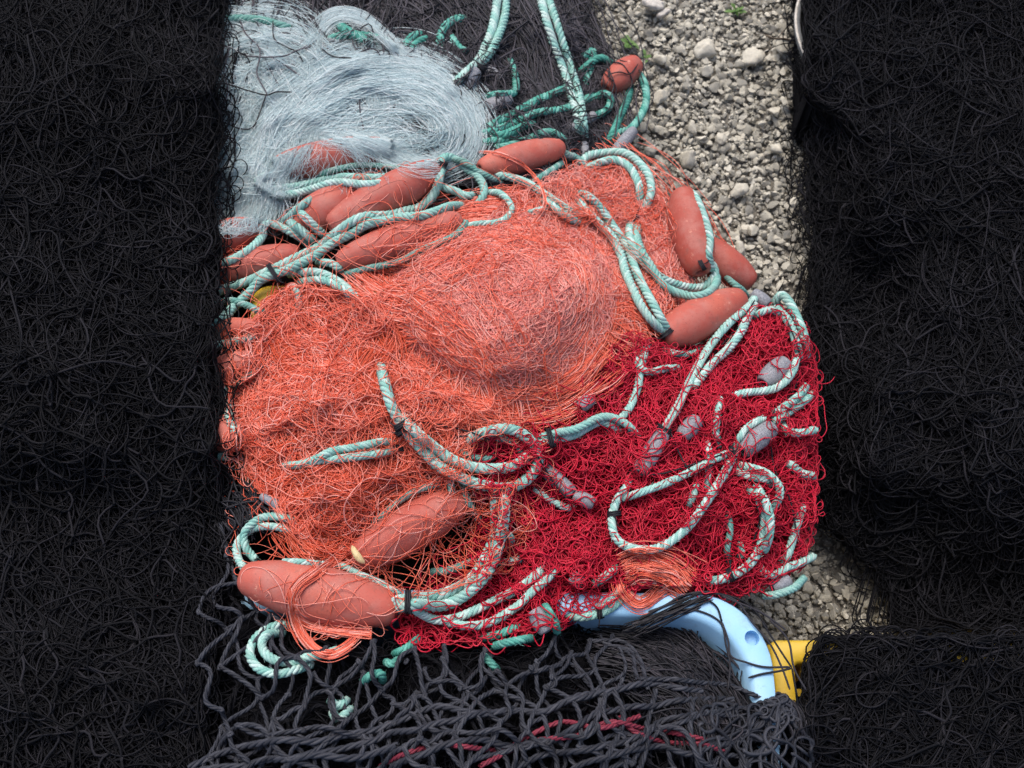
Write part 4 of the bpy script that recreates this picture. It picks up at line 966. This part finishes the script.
rope('big mint rope loop in the centre, doubled and tied with black twine', [[(380, 365), (385, 385), (391, 405), (399, 420), (410, 436), (423, 451), (439, 466), (457, 476), (478, 484), (502, 488), (520, 484), (533, 473), (538, 461), (535, 447), (525, 436), (510, 429), (494, 430), (476, 436), (464, 444)], [(402, 416), (414, 430), (429, 443), (449, 458), (468, 466), (490, 469), (509, 467), (524, 460), (531, 451)]], 6.2, lift=.008, ties=[(403, 424, -55, 9), (405, 429, -55, 10)])
rope('doubled mint rope running right from the big loop over crimson net', [[(534, 445), (552, 440), (572, 436), (587, 428), (600, 422), (613, 426), (622, 434)], [(538, 438), (556, 433), (576, 429), (596, 419), (610, 417), (626, 424), (640, 440)]], 4.6, ties=[(551, 438, 15, 9)], lift=.003)
rope('mint rope leaving the big loop beside the long pale sleeve', [(530, 487), (545, 497), (556, 503), (569, 508), (574, 503)], 4.2)
rope('thick doubled mint rope dropping from the big loop to the front float', [[(495, 490), (496, 515), (495, 534), (490, 548), (482, 564), (471, 579), (457, 588), (439, 595), (412, 598), (390, 602)], [(505, 490), (505, 508), (502, 530), (496, 555), (486, 574), (474, 588), (457, 600), (439, 606), (418, 604), (398, 607)]], 6.2, lift=.010, ties=[(408, 602, 0, 11)])
rope('mint rope showing behind the thick doubled rope', [[(432, 572), (450, 570), (466, 564), (476, 560)], [(506, 532), (511, 540), (508, 548)]], 4.4, 'rope_dull')
rope('short mint rope right of the thick doubled rope', [(500, 564), (512, 561), (523, 559)], 4.4)
rope('outer mint rope of the sweep below the crimson net', [(408, 604), (420, 613), (437, 620), (459, 617), (480, 608), (498, 599), (511, 593), (525, 584), (537, 574), (547, 565)], 5.0, lift=.003)
rope('lower mint rope of the sweep below the crimson net', [(444, 622), (468, 626), (488, 623), (507, 613), (521, 603), (533, 591), (545, 581), (557, 568)], 4.8, lift=.003)
rope('mint rope loop over the blue tub rim', [[(562, 612), (576, 617), (595, 615), (611, 608), (622, 597), (630, 585)], [(594, 612), (606, 602), (618, 591), (625, 580)], [(594, 584), (606, 576), (616, 568)]], 4.8, ties=[(600, 613, 10, 5)])
rope('teal ropes in shadow under the sweep, beside the pointing sleeve', [[(482, 638), (500, 634), (519, 626)], [(494, 646), (510, 642), (532, 638)], [(545, 606), (554, 620), (557, 632)]], 4.6, 'rope_teal')
rope('mint rope bent in a hook at the left of the front float', [[(298, 532), (277, 527), (258, 527), (245, 534), (237, 545), (238, 558), (244, 568)], [(302, 524), (282, 517), (264, 517), (252, 524), (244, 534), (246, 548), (256, 560)]], 4.4)
rope('mint rope coil lying on black net below the front float', [[(294, 627), (279, 625), (264, 631), (253, 642), (250, 655), (256, 666), (266, 672), (280, 674), (298, 669), (312, 664)], [(284, 633), (268, 634), (262, 642), (265, 653), (277, 661), (294, 662), (308, 657), (320, 655), (338, 650)]], 4.8)
rope('teal rope bits caught in the black net below the front float', [[(330, 701), (338, 706), (347, 700)], [(332, 711), (338, 719), (351, 709)]], 4.6)
rope('teal rope bit peeping through black net right of the other bits', [(363, 682), (372, 675), (381, 674), (383, 681)], 4.6, 'rope_teal')
rope('teal rope peeping through red and black twine below the front float', [[(394, 654), (405, 649), (419, 638)], [(386, 662), (392, 664), (398, 660)], [(484, 656), (492, 664), (497, 670)]], 4.4, 'rope_teal')

# the tan chip
mb = MB(); t = np.linspace(0, 1, 12); cx, cy = 352+13*t, 546+17*t+3*np.sin(PI*t)
mb.tube(P(cx, cy, samp(HT, cx, cy)+.004)[None], (.0008+.0028*np.sin(PI*np.clip(t*.85+.12, 0, 1)))[None], 9)
tag(mb.build('wood_chip', M['wood']), 'curved tan chip caught beside the float in the hollow', 'wood chip')
# ------------------------------------------------------------------ strands that lie over floats and ropes
# crimson twine over the ropes it tangles
right_red = mr & (MX > 520)
mre = mr & (MX < 806)
tangle(RW, mre & ~RZONE, 110, 90, 2.5, .34, .0007, .0005, .003, .001, HT, drape=2.5)
tangle(RW, mre, 42, 110, 2.5, .34, .0007, .0005, .003, .001, HT, drape=2.5)
tangle(RW, mr & (MX < 600) & (MY > 540) & ~RZONE, 30, 110, 2.5, .38, .0007, .0005, .003, .001, HT, drape=2.5)
def cover(mb, m, col_r, k, lo=.0005, hi=.0035):
    for ex, ey in ENDS:
        if not inmask(m, ex, ey) or inmask(FZONE, ex, ey): continue
        st = m & ~FZONE & ((MX-ex)**2+(MY-ey)**2 < 14**2)
        if not st.any(): continue
        X, Y = walk(m, k, 46, 2.5, .25, start=st)
        place(mb, X, Y, col_r, hz_of(k, X.shape[1], lo, hi, .001), HT, 3, 4.0)
cover(RW, mr & ~(mc & (MX < 520)), .0007, 8)
cover(CW, mc, .00048, 10)
RW.build('webbing', M['red'], n_red)
for pts in ([(786, 318), (797, 345), (800, 366), (793, 392), (776, 408), (770, 424)], [(668, 428), (690, 470), (716, 462), (740, 455)], [(755, 300), (735, 330), (715, 352), (700, 370)], [(748, 498), (760, 515), (752, 545), (746, 560)], [(640, 475), (665, 473), (700, 462), (735, 450)], [(770, 440), (775, 470), (790, 500), (796, 530)], [(410, 420), (440, 425), (470, 432), (490, 440)], [(420, 428), (450, 436), (468, 436)], [(537, 455), (552, 480), (572, 505)]):
    g = spl(pts, 2)[None]; BT = MB(); place(BT, g[..., 0], g[..., 1], .0009, .001, HT, 5, 5); BT.build('binding_twine', M['black'], n_red)

# coral strands over floats and ropes
tangle(CW, MK['coral'] & (MX < 560) & ~FZONE, 40, 130, 2.5, .16, .00045, .0005, .004, .001, HT, drape=3)
tangle(CW, MK['coral'] & (MX < 560) & ~RZONE & ~FZONE, 110, 130, 2.5, .16, .00045, .0005, .004, .001, HT, drape=3)
upper = mask([(200, 330), (200, 270), (300, 200), (380, 165), (470, 160), (520, 185), (480, 245), (420, 262), (370, 290), (290, 300), (255, 340), (250, 430), (215, 420)])
tangle(CW, upper, 60, 130, 2.5, .10, .00045, .0005, .004, .001, HT, drape=4)
flow(CW, [(385, 275), (420, 260), (450, 245), (470, 228)], 40, 60, .00045, .0005, .004, 2.5, (.3, .9), 3, G=HT)
tangle(CW, mask([(480, 170), (560, 140), (640, 158), (672, 215), (690, 300), (650, 335), (600, 250), (500, 240)]) & ~RZONE, 60, 110, 2.5, .14, .00045, .0005, .004, .001, HT, drape=4)
hollow = mask([(350, 520), (380, 500), (450, 470), (520, 480), (540, 520), (510, 570), (450, 590), (400, 600), (360, 575), (300, 560), (330, 545)])
tangle(CW, hollow, 48, 150, 2.5, .09, .00045, .0005, .006, .001, HT, drape=5)
tangle(CW, mask([(440, 500), (500, 470), (535, 520), (500, 570), (430, 595), (415, 570)]), 40, 110, 2.5, .09, .00045, .0005, .006, .001, HT, drape=5)
tangle(CW, mask([(228, 480), (260, 490), (300, 540), (390, 570), (410, 600), (390, 632), (300, 640), (240, 590), (226, 540)]), 30, 150, 2.5, .10, .00045, .0005, .004, .001, HT, drape=4)
tangle(CW, mask([(226, 330), (262, 320), (262, 500), (228, 470)]), 90, 120, 2.5, .16, .0005, .0005, .004, .001, HT, drape=4)
tangle(CW, mask([(400, 420), (545, 420), (560, 500), (480, 520), (410, 470)]), 18, 130, 2.5, .12, .00045, .0005, .003, .001, HT, drape=4)
for pts in ([(350, 548), (337, 557), (316, 573), (300, 585), (292, 600), (294, 618), (302, 636), (315, 650), (330, 655), (346, 648), (362, 634)], [(290, 588), (296, 612), (306, 622), (327, 628), (348, 632), (372, 634)]):
    flow(CW, pts, 5, 70, .0005, .001, .004, 2.5, (.5, 1.0), .6, G=HT)
flow(CW, [(622, 572), (640, 566), (668, 572), (690, 588)], 16, 120, .0005, .001, .004, 2.5, (.4, 1), 2, G=HT)
flow(CW, [(620, 576), (624, 592), (640, 604), (660, 592), (672, 584)], 8, 50, .0005, .001, .004, 2.5, (.4, 1), 1, G=HT)
flow(CW, [(470, 152), (500, 155), (530, 172), (545, 200), (535, 220), (520, 235)], 3, 8, .0006, .001, .003, 2.5, (.8, 1), 1, G=HT)
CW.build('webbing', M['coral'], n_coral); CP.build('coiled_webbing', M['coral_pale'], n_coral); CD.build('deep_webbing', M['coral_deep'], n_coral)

# grey net
n_grey = net('grey', 'pale grey monofilament net with silky strands at the upper left')
GC = MB(); core(GC, [(170, 60), (200, 40), (240, 36), (285, 46), (330, 66), (385, 74), (425, 90), (440, 112), (430, 136), (400, 138), (340, 128), (290, 132), (262, 160), (244, 200), (200, 212), (180, 205)], .018); GC.build('packed_core', M['grey_core'], n_grey)
GWb = MB(); mg = MK['grey']
np.maximum(HT, np.where(mg, Z0-.004, -1), out=HT)
r = .00021
tangle(GWb, mg, 3000, 110, 3.5, .16, r, -.014, .003, .002, Z0)
flow(GWb, [(180, 60), (224, 45), (270, 42), (300, 60), (320, 85), (360, 95)], 44, 1700, r, -.003, .006, 3, (.3, .9), 3, G=Z0)
flow(GWb, [(240, 220), (255, 180), (275, 140), (310, 100), (350, 78), (395, 74), (430, 84), (458, 106), (470, 132), (458, 152), (430, 160), (400, 158)], 30, 2600, r, 0, .010, 3, (.3, .9), 1.5, G=Z0, prof=[1.6, 1.3, 1.3, 1.3, 1.2, 1, .9, .7, .5, .7, 1])
flow(GWb, [(270, 150), (310, 118), (350, 96), (400, 92), (435, 106), (452, 128), (440, 150), (410, 158)], 24, 1500, r, 0, .008, 3, (.3, .9), 1.5, G=Z0, prof=[1.2, 1, 1, 1, .8, .6, .7, .9])
flow(GWb, [(285, 140), (330, 128), (370, 120), (410, 118), (440, 130)], 40, 1100, r, -.002, .006, 3, (.3, .9), 3, G=Z0)
flow(GWb, [(378, 74), (372, 90), (374, 110), (362, 125)], 14, 300, r, .002, .010, 3, (.4, 1), 1, G=Z0)
flow(GWb, [(215, 130), (250, 135), (285, 120), (300, 100)], 60, 1300, r, -.002, .005, 3, (.3, .9), 4, G=Z0)
flow(GWb, [(300, 128), (330, 130), (365, 138), (400, 152), (440, 156)], 12, 800, r, .001, .006, 2.5, (.4, 1), 1.5, G=HT)
# brighter single strands lying on top of the hanks
for pts, wd, k in (([(240, 220), (255, 180), (275, 140), (310, 100), (350, 78), (395, 74), (430, 84), (458, 106), (470, 132), (458, 152), (430, 160), (400, 158)], 24, 300), ([(270, 150), (310, 118), (350, 96), (400, 92), (435, 106), (452, 128), (440, 150), (410, 158)], 22, 190), ([(285, 140), (330, 128), (370, 120), (410, 118), (440, 130)], 44, 170), ([(180, 60), (224, 45), (270, 42), (300, 60), (320, 85), (360, 95)], 50, 160), ([(215, 130), (250, 135), (285, 120), (300, 100)], 70, 160)):
    flow(GWb, pts, wd, k, r*1.9, .004, .012, 3, (.2, .8), 4, G=Z0)
tangle(GWb, mg, 420, 90, 3, .2, r*1.8, .003, .010, .002, Z0)
# strands fanning over the coral float and down to the left
for pts, wd, k in (([(320, 128), (316, 140), (308, 160), (300, 185)], 30, 60), ([(345, 130), (355, 150), (368, 172), (372, 190)], 26, 34), ([(290, 128), (275, 150), (262, 180), (254, 215), (250, 232)], 26, 420), ([(250, 130), (240, 165), (236, 200), (240, 225)], 40, 500), ([(370, 130), (390, 145), (420, 160), (440, 160)], 18, 120), ([(330, 130), (348, 142), (362, 158), (366, 168)], 7, 80), ([(312, 126), (310, 140), (298, 158), (294, 172)], 6, 40)):
    flow(GWb, pts, wd, k, r, .0005, .006, 2.5, (.4, 1), 2, G=HT)
tangle(GWb, mask([(170, 120), (280, 110), (300, 140), (275, 190), (258, 230), (200, 236), (170, 230)]), 600, 100, 3, .10, r, .0, .006, .002, HT, drape=4)
# the raised open loop over the teal rope
for pts in ([(306, 46), (312, 30), (325, 16), (342, 11), (362, 16), (384, 32), (402, 50), (418, 72)], [(320, 50), (322, 32), (334, 20), (350, 18), (374, 28), (396, 50), (412, 70)], [(300, 50), (318, 30), (336, 14)]):
    flow(GWb, pts, 5, 130, r, .004, .014, 2.5, (.5, 1), 1, G=HT, drape=14)
tangle(GWb, mask([(305, 46), (325, 20), (350, 16), (400, 50), (420, 76), (340, 62)]), 90, 60, 2.5, .1, r, .001, .006, .001, HT, drape=4)
GWb.build('webbing', M['grey'], n_grey)

# black twine over the far ropes, the small float and the grey net
m = MK['top'] & WIDE & ((MX < 480) | (MY > 50))
TW = MB()
tangle(TW, m & ~mg & (MY < 140) & (MX > 300), 300, 110, 3, .16, .0008, .0005, .003, .001, HT, drape=4)
np.maximum(HT, np.where(mg, Z0+.009, -1), out=HT)
for pts in ([(206, 18), (224, 34), (229, 48), (224, 72), (228, 90), (222, 110)], [(240, 20), (246, 34), (258, 46), (260, 56), (257, 74), (266, 92), (266, 96)], [(273, 20), (274, 38), (284, 46), (297, 52), (303, 62)], [(206, 52), (228, 47), (244, 55), (262, 57), (284, 56), (298, 50), (318, 45)], [(190, 84), (225, 84), (246, 90), (266, 95), (276, 92), (292, 92)], [(266, 95), (260, 112), (253, 127), (242, 129), (228, 124), (204, 112)], [(300, 50), (312, 44), (330, 46), (352, 42)], [(352, 36), (354, 46), (362, 54)], [(380, 40), (384, 52), (378, 62)], [(318, 45), (332, 56), (352, 58)],
            [(606, 60), (610, 72), (614, 84), (610, 98)], [(609, 74), (620, 72), (630, 74), (638, 64)], [(630, 74), (622, 64), (612, 62)], [(630, 74), (632, 84), (626, 96), (620, 118)], [(598, 40), (616, 58), (636, 66), (644, 84)], [(612, 92), (618, 110), (614, 140)], [(640, 80), (636, 100), (640, 128)]):
    g = spl(pts, 2.5)[None]; place(TW, g[..., 0], g[..., 1], .0010, .0035, HT, 5, 6)
TW.build('loose_meshes', M['black_far'], n_top)

# heavy cords of the tub net, over the ropes at the front
np.maximum(HT, np.where(MK['tub'], Z0-.004, -1), out=HT)
lattice(BW, mask([(205, 480), (232, 490), (250, 560), (245, 595), (290, 625), (400, 640), (480, 642), (540, 632), (595, 625), (630, 650), (650, 700), (760, 745), (800, 760), (812, 840), (190, 840), (196, 600)]), 46, 1.55, .12, .0021, .002, .006, 8, 130, G=HT, sides=6, knob=.24, step=1.6, drop=.08, drape=6, bow=.12)
lattice(BW, mask([(205, 480), (232, 490), (250, 560), (245, 595), (290, 628), (400, 640), (480, 640), (540, 630), (600, 625), (640, 690), (660, 745), (700, 800), (190, 840), (196, 600)]), 44, 1.6, .05, .0019, -.004, .002, 8, 110, G=HT, sides=6, knob=.24, step=1.7, drop=.05, drape=6, bow=.12)
lattice(BW, mask([(190, 690), (480, 690), (650, 690), (800, 745), (812, 840), (190, 840)]), 84, .7, .15, .0022, .003, .008, 9, 150, G=HT, sides=6, knob=.24, step=1.6, drop=.1, drape=6, bow=.12)
lattice(BW, mask([(420, 650), (540, 640), (600, 626), (640, 640), (660, 690), (560, 700), (430, 700)]), 40, 1.5, -.25, .0018, .003, .008, 6, 130, G=HT, sides=6, knob=.24, step=1.6, drop=.05, drape=6, bow=.15)
for pts, rr in (([(190, 768), (225, 752), (262, 742), (330, 740), (400, 720), (440, 706), (480, 714), (512, 709), (545, 712), (580, 696), (620, 690), (650, 684), (700, 690)], .0029), ([(190, 772), (240, 765), (330, 752), (400, 732), (450, 722), (490, 712), (530, 712), (570, 702), (600, 690)], .0028), ([(390, 768), (430, 752), (470, 740), (520, 745), (560, 738), (600, 712), (650, 705), (690, 700), (735, 700)], .0029), ([(500, 775), (540, 756), (590, 750), (640, 735), (660, 722), (690, 716), (740, 710), (770, 704)], .0028), ([(560, 780), (600, 758), (650, 748), (700, 752), (745, 735), (775, 712)], .0026), ([(282, 768), (300, 757), (350, 758), (400, 744)], .003), ([(590, 640), (620, 642), (640, 660), (648, 690)], .0022), ([(604, 640), (630, 655), (640, 680)], .0022), ([(640, 680), (700, 682), (760, 696), (800, 720)], .0024), ([(615, 690), (622, 720), (605, 768)], .0026), ([(690, 700), (692, 735), (700, 775)], .0026), ([(655, 690), (648, 726), (640, 775)], .0026), ([(770, 710), (768, 740), (782, 775)], .0024)):
    g = spl(pts, .9)[None]; place(BW, g[..., 0]+1*Noise(60)(g[..., 0], g[..., 1]), g[..., 1]+1*Noise(60)(g[..., 0], g[..., 1]), rr, .005, HT, 6, 8, 0, 0, True)
tangle(BW, mask([(752, 704), (768, 690), (788, 698), (796, 715), (780, 722), (760, 716)]), 26, 46, 1.5, .2, .0016, .0, .008, .003, np.maximum(HT, Z0+.004), drape=4)
tangle(BW, mask([(700, 705), (770, 700), (812, 740), (806, 800), (700, 800)]), 26, 120, 1.5, .10, .0018, .0, .008, .003, np.maximum(HT, Z0+.002), drape=6)
lattice(BW, mask([(690, 700), (770, 694), (812, 730), (812, 830), (690, 830)]), 46, 1.3, .5, .0020, .001, .007, 8, 110, G=np.maximum(HT, Z0+.002), sides=6, knob=.24, step=1.7, drop=.05, drape=6)
BW.build('webbing', M['cord'], n_tub)
# twine stretched over the rim to the crate
SW = MB()
def over(pts, r=.0011, hz=.0015):
    g = spl(pts, 2); x, y = g[:, 0], g[:, 1]; z = samp(HT, x, y)
    rim = np.clip((x-620)/20, 0, 1)*np.clip((706-y)/12, 0, 1); z = np.where(rim > .5, np.maximum(z, RZ+.0012), z); z = smooth1(z[None], 5)[0]
    z = np.where(rim > .95, np.maximum(z, RZ+.0012), z)+hz*.6
    SW.tube(P(x, y, z)[None], r, 6)
for pts in ([(648, 612), (664, 606), (682, 596), (705, 592), (735, 600), (752, 622), (770, 644), (782, 668), (790, 690)], [(648, 618), (672, 612), (695, 610), (720, 622), (726, 645), (730, 665), (728, 690)], [(700, 596), (716, 606), (722, 622)], [(640, 618), (665, 606), (690, 597)], [(632, 624), (670, 614), (694, 610), (702, 600)], [(722, 622), (728, 640), (731, 656), (745, 662), (765, 667), (790, 667)], [(748, 678), (762, 674), (780, 671), (792, 668)], [(792, 668), (797, 700), (796, 730)], [(762, 622), (780, 650), (792, 668)], [(770, 620), (788, 640), (794, 668), (806, 690)], [(722, 596), (760, 612), (786, 630)], [(770, 704), (784, 700), (796, 708), (800, 730)], [(786, 720), (794, 745), (790, 775)], [(690, 594), (720, 594), (748, 604), (768, 628)]):
    over(pts)
RIMG = np.maximum(HT, np.where((MX > 620) & (MX < 770) & (MY > 585) & (MY < 700), RZ+.0006, 0))
flow(SW, [(620, 632), (645, 622), (672, 610), (700, 598), (712, 594)], 7, 24, .0008, .0005, .003, 3, (.6, 1), 1, G=RIMG)
flow(SW, [(775, 712), (785, 706), (795, 716), (802, 745)], 8, 24, .0012, .001, .005, 3, (.4, .9), 1, G=HT)
SW.build('loose_meshes', M['black'], n_tub)
for pts in ([(380, 766), (410, 752), (445, 745), (500, 750), (525, 738), (562, 722), (600, 728), (640, 716)], [(480, 766), (530, 742), (575, 736), (610, 722), (650, 730), (690, 736), (730, 748)], [(620, 716), (632, 730), (664, 742), (700, 744), (725, 752)]):
    g = spl(pts, .9)[None]; n_ = g.shape[1]; PW = MB(); place(PW, g[..., 0], g[..., 1], .0021, .0005+.006*np.sin(np.arange(n_)*.9/11+rng.uniform(0, 6))[None], HT, 8, 8, 0, 0, True); PW.build('marker_cord', M['purple'], n_tub)
# a few loose black meshes of the left heap over the float ends beside it
HTL = np.maximum(HT, ZL)
LW = MB(); tangle(LW, mask([(170, -20), (230, -20), (236, 120), (228, 300), (236, 470), (170, 470)]), 130, 90, 4, .15, .0008, .0, .004, .002, HTL, drape=5)
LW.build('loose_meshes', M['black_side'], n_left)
